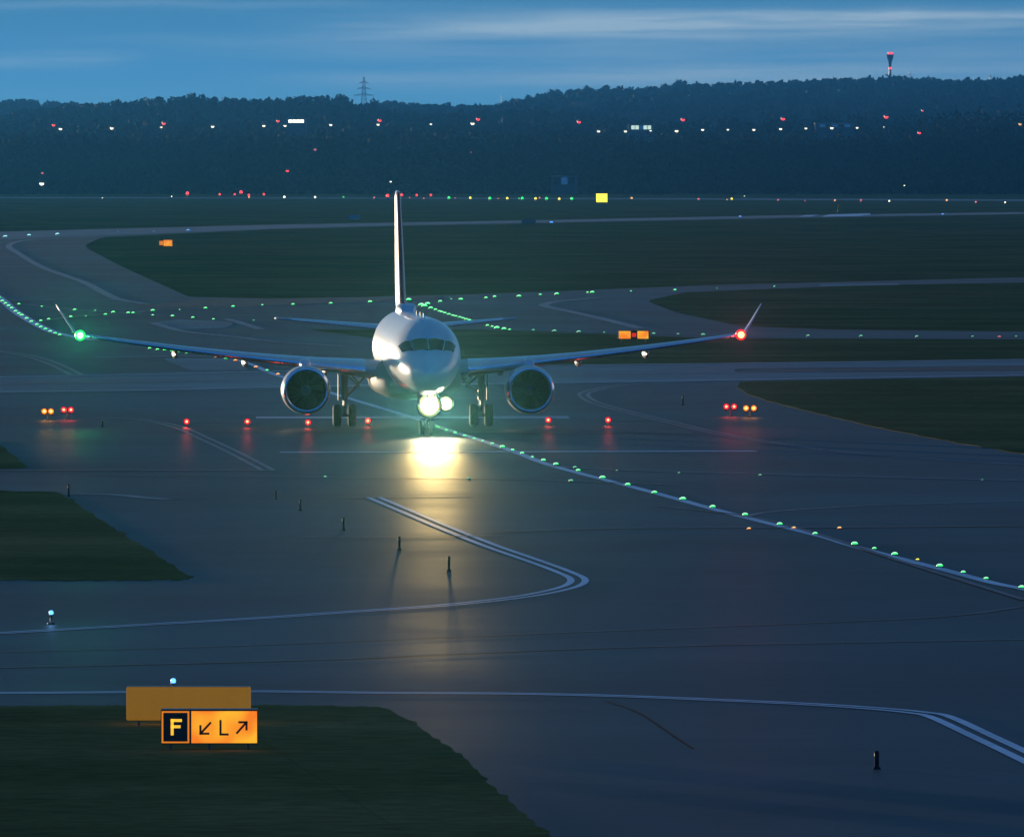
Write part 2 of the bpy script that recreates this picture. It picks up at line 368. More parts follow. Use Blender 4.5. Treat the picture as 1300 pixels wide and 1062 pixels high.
# lighter concrete band of the crossing taxiway
poly('taxiway_surface', [(-700,478),(0,478),(345,473),(700,465),(950,462),(1300,457),(2000,446),(2000,453),(1300,464),(1150,466),(930,468),(930,473),(1150,472),(1300,471),(2000,462),(2000,468),(1300,477),(900,484),(700,487),(345,494),(0,499),(-700,504)], ZB, M['concrete'])
poly('taxiway_surface', [(1150,466.5),(1300,464.5),(2000,454),(2000,461),(1300,470.5),(1150,471),(980,471.5),(980,469)], ZB, M['dark_asphalt'])
poly('taxiway_surface', [(-500,299),(0,294.5),(150,290.5),(350,285.5),(700,279.5),(1000,273.5),(1300,269.5),(1800,264),(1800,265.5),(1300,271.5),(1000,276),(700,282),(500,286),(350,290),(130,299),(-400,318)], ZB, M['concrete'])
poly('taxiway_surface', [(1038,361),(1080,360),(1145,359.5),(1145,362),(1080,363),(1038,363.5)], ZB, M['concrete'])
poly('taxiway_surface', [(-200,250),(300,250.5),(800,251.5),(1600,254),(1600,256.5),(800,253.2),(300,251.9),(-200,251.4)], ZB, M['concrete'])
poly('taxiway_surface', [(195,409),(228,406),(300,409),(290,416),(230,418)], ZB, M['concrete'])
poly('taxiway_surface', [(205,455),(300,455),(318,470),(240,470)], ZB, M['concrete'])
poly('taxiway_surface', [(170,387),(260,380),(560,376.5),(560,380),(330,388),(200,391)], ZB, M['dark_asphalt'])
# painted bright stands far away
poly('painted_bar', [(1052,272.3),(1104,270.9),(1106,272.6),(1088,274.6),(1043,275.2)], ZP, M['paint'], curved=False)
poly('painted_bar', [(1022,273.3),(1040,272.6),(1030,274.8),(1014,275.3)], ZP, M['paint'], curved=False)
# grass islands on the paved area
G = dict(jitter=.07, thick=.012)
poly('grass_island', [(1900,488),(1300,478.5),(1100,482),(945,484.5),(930,488),(940,496),(962,506),(1005,517),(1050,528),(1100,540),(1200,560),(1300,577),(1900,680)], ZA+.012, M['grass'], **G)
poly('grass_island', [(-500,622),(0,623),(72,625),(92,635),(120,654),(160,680),(200,706),(230,724),(246,733),(243,736),(160,737),(0,737),(-500,738)], ZA+.012, M['grass'], **G)
poly('grass_island', [(-300,545),(0,561),(12,575),(28,588),(37,593),(30,594.5),(0,595),(-300,596)], ZA+.012, M['grass'], **G)
poly('grass_island', [(-600,898),(0,897),(300,895),(488,898),(522,916),(560,942),(590,964),(618,990),(655,1025),(700,1062),(760,1120),(900,1400),(-600,1400)], ZA+.012, M['grass'], jitter=.05, thick=.012)

# painted lines
D = (-.24,.24)
ribbon('centreline_marking', [(120,453.5),(180,452.5),(250,452),(290,454.5),(320,463),(345,474),(400,492),(440,505),(510,526),(560,543),(600,556),(650,572.5),(690,588),(730,599.5),(790,615),(850,631),(900,645),(950,658),(1000,670.5),(1050,683),(1080,692.5),(1130,706),(1200,724),(1260,740),(1300,748),(1360,762)], .42, M['paint'])
ribbon('edge_marking', [(120,530),(180,533),(225,542),(260,557),(300,576),(340,597)], .20, M['worn_paint'], D)
ribbon('edge_marking', [(75,627),(140,628),(185,632),(212,634)], .7, M['worn_paint'])
ribbon('edge_marking', [(473,631),(520,651),(560,668),(620,692),(680,713),(715,726),(733,735),(728,743),(700,751),(650,759.5),(560,769),(430,778),(330,785),(200,792.5),(0,804),(-200,814)], .22, M['paint'], (-.22,.22))
ribbon('edge_marking', [(-200,879),(0,880),(160,879),(320,878),(490,880),(650,881),(800,884.5),(1000,893),(1100,899),(1165,905),(1195,911),(1245,934),(1300,960),(1360,990)], .25, M['paint'], (-.23,.23))
ribbon('edge_marking', [(0,828),(300,820),(650,806),(850,798),(980,793),(1150,786),(1230,780),(1300,770)], .22, M['faint_paint'])
ribbon('edge_marking', [(0,848),(400,838),(800,822),(1300,812)], .3, M['faint_paint'])
ribbon('lead_off_marking', [(946,656),(975,650.5),(1050,645),(1150,640.5),(1300,636)], .35, M['worn_paint'])
ribbon('edge_marking', [(900,484),(830,486.5),(780,490),(748,497),(741,502),(752,510),(770,516),(800,524),(850,536),(900,548),(950,558),(1000,565),(1050,572),(1150,581),(1300,590),(1500,600)], .20, M['worn_paint'], D)
ribbon('holding_marking', [(355,574.5),(960,573)], 1.2, M['paint'])
ribbon('holding_marking', [(325,530.3),(722,530)], 1.3, M['paint'], (-1.1, 1.1))
ribbon('holding_marking', [(200,535.5),(325,535.5)], .8, M['faint_paint'])
ribbon('holding_marking', [(722,533),(830,534)], .8, M['faint_paint'])
ribbon('joint_line', [(-100,597),(350,597.5)], .9, M['faint_paint'])
ribbon('joint_line', [(100,603),(345,605),(620,608),(730,611.5),(860,616)], .5, M['faint_paint'])
ribbon('joint_line', [(700,592),(800,597.5),(960,602),(1300,610.5)], .5, M['worn_paint'])
ribbon('joint_line', [(430,632),(467,631.5),(600,630)], .6, M['faint_paint'])
ribbon('joint_line', [(380,682),(520,682),(640,680)], .5, M['faint_paint'])
ribbon('joint_line', [(620,676),(800,671),(1050,670),(1300,668)], .6, M['faint_paint'])
ribbon('joint_line', [(840,643),(980,662),(1150,715),(1300,762)], .25, M['faint_paint'])
ribbon('joint_line', [(560,549),(880,550)], 1.0, M['faint_paint'])
ribbon('edge_marking', [(0,446),(40,453),(70,463),(97,476)], .30, M['worn_paint'], (-.35,.35))
ribbon('edge_marking', [(-60,441),(0,446)], 1.0, M['worn_paint'])
ribbon('edge_marking', [(90,302.5),(40,304.5),(20,307.5),(11,313),(22,321),(55,340),(105,358),(130,371),(150,380),(185,386)], 1.0, M['worn_paint'])
ribbon('edge_marking', [(14,381),(70,381)], 2.6, M['worn_paint'])
ribbon('edge_marking', [(193,409.5),(215,416.5),(240,422),(300,428),(350,434),(440,440)], .8, M['worn_paint'])
ribbon('edge_marking', [(285,404.5),(300,408.5),(330,418)], .8, M['worn_paint'])
ribbon('centreline_marking', [(-40,352),(0,379),(20,396),(50,414),(75,424),(120,432)], .9, M['paint'])
ribbon('edge_marking', [(760,378),(710,382.5),(693,386),(693,389),(720,395),(760,404),(812,417)], 1.0, M['worn_paint'])
for pts, wd, mm in (([(-100,480.5),(0,479),(345,472),(700,464.5),(1000,461),(1300,456.6)], .8, 'paint'),
                ([(-100,490),(0,487.5),(270,483)], .8, 'worn_paint'), ([(720,475),(1000,472),(1150,470)], .7, 'worn_paint'),
                ([(-100,500),(0,498),(200,495.5),(345,491.5),(700,486.5),(900,483),(1300,477)], .8, 'paint'),
                ([(24,386),(95,393),(165,397.5),(194,394),(296,389.5),(420,385),(520,381)], .8, 'faint_paint'),
                ([(45,409),(90,402.5),(134,399),(165,397.5)], .8, 'faint_paint'),
                ([(165,398),(245,403),(322,406.5),(430,410)], .8, 'faint_paint'),
                ([(640,417.5),(735,420.5),(900,424.5)], .6, 'faint_paint')):
    ribbon('taxiway_line', pts, wd, M[mm])
# tar-sealed cracks and tyre trails
for pts in ([(770,890),(812,905),(850,930),(880,950)],):
    ribbon('sealed_crack', pts, .07, M['dark_asphalt'], z=ZB)
# ------------------------------------------------------------------ ground lights
_lm = {}
def lamp_mesh(r, m, elev):
    key = (m, elev)
    if key not in _lm:
        mb = MB()
        if elev:   # elevated: base plate, stem, dome lens
            mb.lathe([(.0,0),(1.1,0),(1.1,.25),(.35,.3),(.35,1.5),(.85,1.6),(.85,1.9),(0,1.9)], 12, mi=0)
            mb.lathe([(.8,1.9),(1.0,2.2),(1.0,2.9),(.75,3.5),(.35,3.8),(0.01,3.85)], 12, mi=1)
        else:      # inset: low ring and shallow dome
            mb.lathe([(1.5,0),(1.35,.35),(.95,.45)], 12, mi=0)
            mb.lathe([(1.0,.3),(1.05,.6),(.85,.85)], 12, mi=1); mb.lathe([(.85,.8),(.65,1.0),(.35,1.1),(0.01,1.12)], 12, mi=2)
        _lm[key] = mb.mesh('lamp', [M['fixture'], M[m], M.get(m.replace('glow','core'), M[m])])
    return _lm[key]
def lamp(px, py, rpx, m, name, label, cat, group, elev=False):
    Y = F*(H-.05)/(py+rpx*.3-YH); r = rpx*Y/F
    o = bpy.data.objects.new(name, lamp_mesh(1, m, elev)); COL.objects.link(o)
    p = g(px, py+rpx*.5+(rpx*2.2 if elev else 0)); o.location = (p.x, p.y, ZA); o.scale = (r, r, r)
    return tag(o, label, cat, group)
def row(pts, rpx, m, name, label, cat, group, elev=False):
    rpx = rpx*(1.28 if name == 'taxiway_light' else 1.12)
    for p in pts:
        lamp(p[0], p[1], (p[2] if len(p) > 2 else 1)*rpx, m, name, label, cat, group, elev)

TL = 'taxiway_light'
row([(556,542),(567,546),(578,549),(590,553),(602,556.5,.9),(613,559.5,.7),(625,563),(638,567,1.4),(651,571),(663,575,1.1),(676,580,.8),(690,584,1.3),(706,589,1.4),(734,597,1.3),(765,606,1.6),(797,615,1.5),(831,625,1.5),(867,633,1.7),(905,643,1.5),(946,653,1.6),(990,665,1.5),(1035,677,1.3),(1085,690,1.8),(1110,696,1.2),(1136,703,1.7),(1193,718,1.8),(1223,726,1.3),(1252,734,1.3),(1297,745,1.6)],
    1.75, 'glow_green', TL, 'bright green light on the painted centreline running from the nose to the right edge', 'taxiway light', 'green lights of the centreline right of the nose')
row([(1165,710)], 1.5, 'glow_yellow', TL, 'single yellowish light among the green ones near the right edge', 'taxiway light', None)
row([(951,671),(1008,670),(1066,670)], 1.9, 'glow_orange', TL, 'orange light in a row of three crossing the green centreline at the right', 'taxiway light', 'three orange lights crossing the centreline')
row([(413,605,.9),(595,607,.9),(725,610,1.3),(730,593,1.1),(783,597,.6),(862,600,.7),(965,603,.9),(1247,609,.6)], 1.6, 'glow_green_soft', TL, 'small pale green light off the centreline, in front of the airliner', 'taxiway light', 'pale green lights off the centreline in front of the airliner')
row([(-1,378),(3,382),(7,385),(11,388),(15,391),(20,395),(24,398),(28,400),(34,404),(40,408),(47,412),(52,415),(58,417.5),(64,420.5),(70,423),(76,425)], 1.7, 'glow_green', TL, 'green light in the dense curving row from the left edge to the green wingtip', 'taxiway light', 'dense curve of green lights behind the green wingtip')
row([(190,442),(200,443.5),(209,444.3),(218,445.5),(227,446.5),(238,448),(262,450),(287,455),(311,461),(339,470)], 1.55, 'glow_green', TL, 'small green light in the curving row seen just under the left wing', 'taxiway light', 'green lights under the wing at the left')
row([(275,453),(299,457.5),(325,466),(353,475)], 1.8, 'glow_orange', TL, 'orange light between green ones in the row under the left wing', 'taxiway light', 'orange lights under the wing at the left')
row([(24,386),(53,389,.7),(95,393),(121,394,.5),(144,396,1.1),(163,397,1.1),(169,397),(194,394,1.2),(228,393,.5),(261,391,1.1),(296,389,1.1),(333,387,.7),(372,386.3,1.1),(420,385,1.1),(470,383,1.3)], 1.5, 'glow_green', TL, 'green light in the long shallow row behind the left wing and left of the fin', 'taxiway light', 'shallow row of green lights left of the fin')
row([(52,407),(62,405),(90,402,1.1),(109,401,.5),(134,399),(194,400,.8),(219,401,1.1),(245,403),(271,405,.8),(322,406.5,.5),(426,410,1.1)], 1.45, 'glow_green', TL, 'green light in the lower branch row between the left wing and the tailplane', 'taxiway light', 'lower branch of green lights left of the fuselage')
row([(519,380.5,1.6),(535,387,1.8),(539,388.5,1.7),(543,385.5,1.5),(547,391,1.4),(553,393),(558,395),(561,396),(565,397.3),(570,399,1.1),(575,400.5),(579,401.5),(584,402.7),(588,404),(592,405.2),(596,406.3),(600,407.4),(605,409),(619,413),(625,414.5,.9),(631,416,1.6),(640,417.3,1.4),(647,418.4,.8)], 1.6, 'glow_green', TL, 'green light in the dense slanting row crossing behind the right tailplane', 'taxiway light', 'dense slanting row of green lights right of the fin')
row([(559,382.5,1.2),(573,379.5,.5),(585,380,1.4),(617,378,1.1),(628,376.5,1.1),(659,376,1.4),(686,374,.9),(707,373,1.3),(746,371.2,.8),(752,371,1.3),(801,369.5,.6),(857,368,.9),(983,363.5,.6),(910,366,.4)], 1.5, 'glow_green', TL, 'green light in the upper row right of the fin at the grass edge', 'taxiway light', 'upper row of green lights right of the fin')
row([(677,419,1.0),(704,420,1.3),(735,421,1.3),(767,422,.7),(830,423.5,1.1),(861,424,.8),(893,424.7,1.2),(1026,426),(1093,426.5,1.1),(1164,427),(1235,427,.7),(1290,427,.7)], 1.5, 'glow_green_soft', TL, 'green light in the sparse level row beyond the right wing', 'taxiway light', 'sparse level row of green lights beyond the right wing')
row([(1269,427.3)], 1.3, 'glow_pink_far', TL, 'small dim red light at the right end of the level row beyond the right wing', 'taxiway light', None)
row([(7,300),(37,298.5),(73,297)], 1.7, 'glow_teal', TL, 'pale green light on the far pavement at the upper left edge', 'taxiway light', 'three lights on the far pavement at upper left')
row([(239,292.3,1),(195,294,.5),(150,294.5,.4),(700,282.5,1.2),(940,275,.8),(1197,272,.8)], 1.4, 'glow_blue', TL, 'tiny blue light along the far pale taxiway behind the fin', 'taxiway light', 'blue lights along the far taxiway')

# elevated blue edge lights, near
def blue_light(px, py, ppy, label):
    b = g(px, ppy); Y = b.y; s = F/Y
    t = empty('edge_light', (b.x, b.y, ZA)); tag(t, label, 'edge light')
    hgt = H-(py-YH)*Y/F - ZA
    m1 = MB(); m1.lathe([(0,0),(.11,0),(.11,.03),(.03,.05),(.025,hgt-.08),(.06,hgt-.07),(.06,hgt-.045),(0,hgt-.045)], 14); m1.build('stem', M['fixture'], t)
    m2 = MB(); m2.lathe([(.05,hgt-.045),(.062,hgt-.03),(.062,hgt+.03),(.05,hgt+.055),(.02,hgt+.07),(.001,hgt+.072)], 16); m2.build('lens', M['core_blue'], t)
    pl = bpy.data.lights.new('edge_glow', 'POINT'); pl.energy = 1.2; pl.color = (.2,.5,1); pl.shadow_soft_size = .07
    po = bpy.data.objects.new('edge_glow', pl); COL.objects.link(po); po.parent = t; po.location = (0,-.14,hgt)
blue_light(65, 777.5, 792, 'blue light on a short stem at the left edge below the grass triangle')
blue_light(220, 864, 877, 'blue light on a short stem just above the dull yellow sign back')

# dark marker posts
def marker(px, y0, y1, wpx, label, group=None, stripe=False):
    b = g(px, y1); s = F/b.y; h = (y1-y0)/s; w_ = wpx/s/2
    mb = MB(); mb.lathe([(0,0),(w_*1.7,0),(w_*1.7,.03),(w_,.05),(w_,h-.02),(w_*.7,h),(0.001,h+.01)], 12)
    mb.lathe([(w_+.003,h*.72),(w_+.003,h*.88)], 12, mi=1)
    o = mb.build('marker_post', [M['pole'], M['black'] if not stripe else M['ochre']], loc=(b.x,b.y,ZA)); tag(o, label, 'marker post', group)
marker(507, 681, 698, 3.2, 'dark marker post left of the light streak, fourth of the slanting row')
marker(570, 706, 725, 3.4, 'dark marker post in the right side of the yellow light streak')
marker(436, 657, 673, 2.8, 'dim dark marker post, third from the left of the slanting row')
marker(381, 634, 648, 2.4, 'dim small marker post, second from the left on the open tarmac')
marker(350, 623, 634, 2.2, 'faint marker post, leftmost of the slanting row on the open tarmac')
marker(87, 615, 630, 2.6, 'dim marker post at the top corner of the left grass triangle')
marker(1113, 953, 976, 6.0, 'thick dark blue bollard post with orange foot at the bottom right', stripe=False)
marker(130, 533, 542, 2.0, 'tiny dark post right of the left red lamps')
marker(867, 502, 514, 2.0, 'tiny dark post left of the right red lamps')

# stop bar reds (elevated, with real light)
def glow_light(parent, loc, power, color, r=.06):
    l = bpy.data.lights.new('lamp_light', 'POINT'); l.energy = power*.5; l.color = color; l.shadow_soft_size = r
    o = bpy.data.objects.new('lamp_light', l); COL.objects.link(o); o.parent = parent; o.location = loc
def beam(parent, loc, power, color, r, size):
    l = bpy.data.lights.new('lamp_beam', 'SPOT'); l.energy = power*.5; l.color = color; l.spot_size = R(size); l.spot_blend = 1; l.shadow_soft_size = r
    o = bpy.data.objects.new('lamp_beam', l); COL.objects.link(o); o.parent = parent; o.location = loc
    bpy.context.view_layer.update()
    wp = parent.matrix_world @ Vector(loc); d_ = (Vector((0,0,H))-wp).normalized(); d_ = parent.matrix_world.to_quaternion().inverted() @ d_
    o.rotation_euler = (-d_).to_track_quat('Z','Y').to_euler()
def round_lamp(px, py, m, color, power, name, label, cat, group, rpx=3.0, hgt=.30, n=1, gap=0, cols=None):
    Y = F*(H-hgt)/(py-YH); s = F/Y; X = (px-CX)/s; r = rpx/s
    t = empty(name, (X, Y, ZA)); tag(t, label, cat, group)
    mb = MB(); mb.lathe([(0,0),(.14,0),(.14,.03),(.03,.05),(.03,hgt-r*1.2),(0,hgt-r*1.2)], 12)
    if n > 1: mb.box((0,.02,hgt-r*1.35), (gap*(n-1)+r*2, .06, .05), bev=.01)
    mb.build('stand', M['fixture'], t)
    for k in range(n):
        x = (k-(n-1)/2)*gap; cm = cols[k] if cols else (m, color)
        hb = MB(); hb.lathe([(.001,.16),(r*.7,.15),(r*1.15,.05),(r*1.2,-.05),(r*1.02,-.05)], 16, (x,0,hgt), 'y'); hb.build('lamp_housing', M['fixture'], t)
        lb = MB(); lb.lathe([(r*1.02,-.03),(r*.8,-.06),(r*.48,-.075)], 16, (x,0,hgt), 'y'); lb.lathe([(r*.48,-.075),(r*.3,-.08),(.001,-.085)], 16, (x,0,hgt), 'y', mi=1); lb.build('lens', [M[cm[0]], M[cm[0].replace('glow','core')]], t)
        glow_light(t, (x,-.20,hgt), power, cm[1], r)
        beam(t, (x,-.20,hgt), power*30, cm[1], r, 7)
RED = (1,.06,.05); ORA = (1,.38,.05)
sb = 'red stop-bar lamp on the tarmac beside the white holding line'
for px, py, lab in ((237,535,'leftmost red stop lamp, alone left of the white holding line'),(314,535,'red stop lamp at the left end of the white holding line'),(391,536,'red stop lamp right below the left engine'),(467,534,'red stop lamp between the left main wheels and the landing lights'),
                (696,533,'red stop lamp below the right engine'),(772,533,'rightmost single red stop lamp, right of the white holding line')):
    round_lamp(px, py, 'glow_red', RED, 16, 'stop_light', lab, 'stop light', 'red stop lamps across the taxiway', rpx=3.4)
round_lamp(85.5, 520, 'glow_red', RED, 12, 'guard_light', 'pair of red lamps at the left end of the stop bar', 'guard light', None, rpx=3.4, n=2, gap=.36, hgt=.5)
round_lamp(60.5, 522, 'glow_orange', ORA, 8, 'guard_light', 'pair of orange lamps just left of the left red pair', 'guard light', None, rpx=3.4, n=2, gap=.34, hgt=.45)
round_lamp(927, 516, 'glow_red', RED, 12, 'guard_light', 'pair of red lamps at the right end of the stop bar by the grass', 'guard light', None, rpx=3.4, n=2, gap=.40, hgt=.5)
round_lamp(952, 518, 'glow_orange', ORA, 8, 'guard_light', 'pair of orange lamps just right of the right red pair', 'guard light', None, rpx=3.4, n=2, gap=.40, hgt=.45)

# ------------------------------------------------------------------ signs
def bars(mb, segs, w_, y, mi=0):
    for (x0,z0,x1,z1) in segs:
        dx, dz = x1-x0, z1-z0; ln = math.hypot(dx,dz); ang = math.atan2(dz,dx)
        mb.box(((x0+x1)/2, y, (z0+z1)/2), (ln+w_, .008, w_), mi, rot=Matrix.Rotation(-ang, 3, 'Y'))
Ys = F*(H-.15)/(944-YH); s = F/Ys
sx0 = (204-CX)/s; sx1 = (327.5-CX)/s; W_ = sx1-sx0; Hh = 43.5/s
t = empty('taxiway_sign', ((sx0+sx1)/2, Ys, ZA+.012)); tag(t, 'lit taxiway sign with black F panel and yellow panel reading L between two arrows', 'airfield sign')
zb = .13; zc = zb+Hh/2
mb = MB(); mb.box((0,.12,zc), (W_, .24, Hh), bev=.02); mb.build('housing', M['signblack'], t)
mb = MB(); mb.box((0,.12,zb+Hh+.012), (W_*.99,.26,.02), bev=.006); mb.build('top_cover', M['signframe'], t)
for x in (-W_*.4, 0, W_*.4):
    mb = MB(); mb.box((x,.12,zb/2-.02), (.05,.05,zb+.06), bev=.005); mb.box((x,.12,0), (.14,.14,.015)); mb.build('leg', M['steel'], t)
fx0 = -W_/2+.02; fx1 = fx0+.60; fw = fx1-fx0; fc = (fx0+fx1)/2
mb = MB(); mb.box((fc,-.004,zc), (fw,.012,Hh-.05)); lp = mb.build('location_panel', M['sign_border_lit'], t)
mb = MB(); mb.box((fc,-.014,zc), (fw-.075,.010,Hh-.12)); mb.build('panel_field', M['signblack'], lp)
mb = MB(); bars(mb, [(fc-.07,zc-.145,fc-.07,zc+.145),(fc-.07,zc+.145,fc+.11,zc+.145),(fc-.07,zc+.01,fc+.08,zc+.01)], .062, -.023)
mb.build('letter', M['sign_letter_lit'], lp)
dx0 = fx1+.045; dx1 = W_/2-.02; dc = (dx0+dx1)/2
mb = MB(); mb.box((dc,-.004,zc), (dx1-dx0,.012,Hh-.05)); dp = mb.build('direction_panel', M['sign_lit'], t)
q = F/Ys
def spx(px, py): return ((px-204)/q - W_/2, zb+(944-py)/q)
def segpx(lst): return [(*spx(a,b), *spx(c,d)) for a,b,c,d in lst]
for nm, sg in (('arrow', [(267,917,254.5,930.5),(254.5,921,254.5,930.5),(264.5,930.5,254.5,930.5)]),
               ('letter', [(280,914.5,280,931.5),(280,931.5,289,931.5)]),
               ('arrow', [(301,929.5,313,916),(313,925,313,916),(304,916,313,916)])):
    mb = MB(); bars(mb, segpx(sg), .045, -.015); mb.build(nm, M['letter'], dp)
# back of the second sign
Yb = F*(H-.15)/(914-YH); s = F/Yb
t = empty('taxiway_sign', ((239-CX)/s, Yb, ZA+.012), R(-1.5)); tag(t, 'plain blank amber sign back standing behind the F sign', 'airfield sign')
bw, bh = 158/s, 42.5/s
mb = MB(); mb.box((0,.12,.13+bh/2), (bw,.22,bh), bev=.03); mb.build('housing', M['ochre_added_glow'], t)
mb = MB(); mb.box((0,.12,.13+bh+.008), (bw*.985,.24,.014), bev=.004); mb.build('top_cover', M['signframe'], t)
for x in (-bw*.4, -bw*.13, bw*.13, bw*.4):
    mb = MB(); mb.box((x,.12,.04), (.05,.05,.20), bev=.005); mb.build('leg', M['steel'], t)
# far signs
def far_sign(px0, px1, py0, py1, label, cols, back='signblack', legs=2):
    Y = F*(H-.2)/(py1-YH); s = F/Y; t = empty('airfield_sign', (((px0+px1)/2-CX)/s, Y, 0)); tag(t, label, 'airfield sign')
    w_, h_ = (px1-px0)/s, (py1-py0)/s
    mb = MB(); mb.box((0,.15,.2+h_/2), (w_,.3,h_), bev=.04); mb.build('housing', M[back], t)
    for k in range(legs):
        mb = MB(); mb.box((w_*(k/(legs-1)-.5)*.8,.15,.1), (.08,.08,.22)); mb.build('leg', M['steel'], t)
    for (a, b, c, m) in cols:
        mb = MB(); x0 = -w_/2+w_*a; x1 = -w_/2+w_*b
        mb.box(((x0+x1)/2,-.01,.2+h_/2), (x1-x0,.02,h_*c), bev=.004); mb.build('panel', M[m], t)
far_sign(785, 824, 419.5, 430.5, 'small orange lit sign with a dark red centre beyond the right wing', [(.02,.40,.88,'sign_lit'),(.44,.58,.45,'sign_red_lit'),(.62,.98,.88,'sign_lit')])
far_sign(202, 219, 304.5, 312.5, 'tiny orange lit sign on the far grass at the upper left', [(.02,.30,.7,'sign_border_lit'),(.33,.98,.95,'sign_lit')])
far_sign(756.5, 771.5, 245.5, 257, 'bright yellow lit square sign below the dark wood', [(.03,.97,.94,'glow_yellow')])
far_sign(662, 680, 278, 284.5, 'dull brown sign back beside the far taxiway right of the fin', [(.05,.95,.9,'dullsign')], back='dullsign')
far_sign(443, 457, 273, 278.5, 'pale grey sign back on the far grass left of the fin', [(.05,.95,.9,'palebox')], back='palebox')
far_sign(1063.5, 1067.5, 259, 268.5, 'slim ochre marker board on the far grass at the right', [(.1,.9,.9,'ochre')], back='ochre')

# ------------------------------------------------------------------ far runway lights
def far(pts, r, m, label, group):
    row(pts, r*.68, m, 'runway_light', label, 'runway light', group, elev=True)
far([(238,246,1.5),(279,247),(298,247),(306,244.6,1.5),(316,248,1.1),(335,247,1.1),(492,249,1.5),(510,248,1.3),(529,248,1.1),(547,248,1.1)], 1.5, 'glow_red_far', 'red light along the far runway below the dark wood', 'red lights of the far runway')
far([(475,251),(520,251,.7),(538,252,.8),(578,251.5,.6),(633,252,.6),(685,251.3),(887,253,1.1),(988,254,.9),(1022,255,.6),(1093,254.3,1.1),(1239,256.5,1)], 1.3, 'glow_pink_far', 'faint pinkish light along the far runway', 'pinkish lights of the far runway')
far([(436,250.3,.9),(508,251,1.1),(570,251.3,1.5),(622,252,1.5),(663,252,1.5),(694,252.3,1.5),(726,252.5,1.5),(659,252,.7)], 1.25, 'glow_green', 'green light along the far runway', 'green lights of the far runway')
far([(597,251.5),(644,252),(680,252.3),(710,252.7),(929,252.6,.9)], 1.7, 'glow_yellow', 'yellow light along the far runway', 'yellow lights of the far runway')
far([(802,251.7),(1060,254.3,.8),(1202,254.3,1),(316,250.5,.8),(923,253.5,.5)], 1.5, 'glow_orange_far', 'orange light along the far runway', 'orange lights of the far runway')
far([(218,249.5,.6),(130,251.3,.5),(361,250.4,1.2),(400,250.6,1.1),(1129,255.3,.9),(1276,257,.8),(945,249,.4)], 1.3, 'glow_white', 'whitish light along the far runway', 'whitish lights of the far runway')

# ------------------------------------------------------------------ far terrain, woods
def prof(pts): 
    a = np.array(pts, float); return lambda px: np.interp(px, a[:,0], a[:,1])
left_ridge = prof([(-300,150),(0,141),(60,136),(100,130),(150,127),(200,123),(225,121),(245,120),(260,123),(310,123.5),(350,124),(385,121),(420,121),(440,122),(452,128),(470,136),(500,140),(560,142),(640,138),(720,140),(800,150),(900,165),(1400,175)])
far_ridge = prof([(-300,120),(0,128),(35,126),(90,129),(150,135),(420,138),(470,131),(490,128),(560,132),(620,133),(650,126),(680,119),(700,116),(745,112),(765,109),(800,112),(850,107),(862,102),(875,106),(930,104),(1000,102),(1060,99),(1100,98),(1130,97),(1200,99),(1260,99),(1300,96),(1600,90)])
def terr(x, Y):
    """terrain height"""
    b1 = np.clip((Y-4760)/420, 0, 1); z = 13*(b1*b1*(3-2*b1))
    px = CX + x*F/6600; hl = (YH-left_ridge(px))*6600/F + H - 13 - 13
    t = np.clip((Y-5450)/1150, 0, 1); u = np.clip((Y-6600)/900, 0, 1); z = z + np.maximum(hl,0)*(t*t*(3-2*t))*(1-u*.55)
    px = CX + x*F/8500; hf = (YH-far_ridge(px))*8500/F + H - 13 - 12
    t2 = np.clip((Y-7000)/1500, 0, 1); u2 = np.clip((Y-8500)/1500, 0, 1); zf = 13 + np.maximum(hf,0)*(t2*t2*(3-2*t2))*(1-u2*.6)
    return np.where(Y > 6600, np.maximum(z, zf), np.where(Y > 7000, np.maximum(z, zf), z))
nx, ny = 150, 120
X_ = np.linspace(-900, 900, nx); Y_ = np.linspace(4700, 9900, ny)
XX, YY = np.meshgrid(X_, Y_); ZZ = terr(XX, YY) + rng.normal(0, .5, XX.shape)*(YY > 4800) ; ZZ[0,:] = -.02
me = bpy.data.meshes.new('hills')
vs = np.stack([XX, YY, ZZ], -1).reshape(-1,3)
idx = np.arange(nx*ny).reshape(ny, nx); fs = np.stack([idx[:-1,:-1], idx[:-1,1:], idx[1:,1:], idx[1:,:-1]], -1).reshape(-1,4)
me.from_pydata(vs.tolist(), [], fs.tolist()); me.materials.append(M['hill']); me.polygons.foreach_set('use_smooth', [True]*len(fs))
tag_o = bpy.data.objects.new('hills', me); COL.objects.link(tag_o); tag(tag_o, kind='structure')

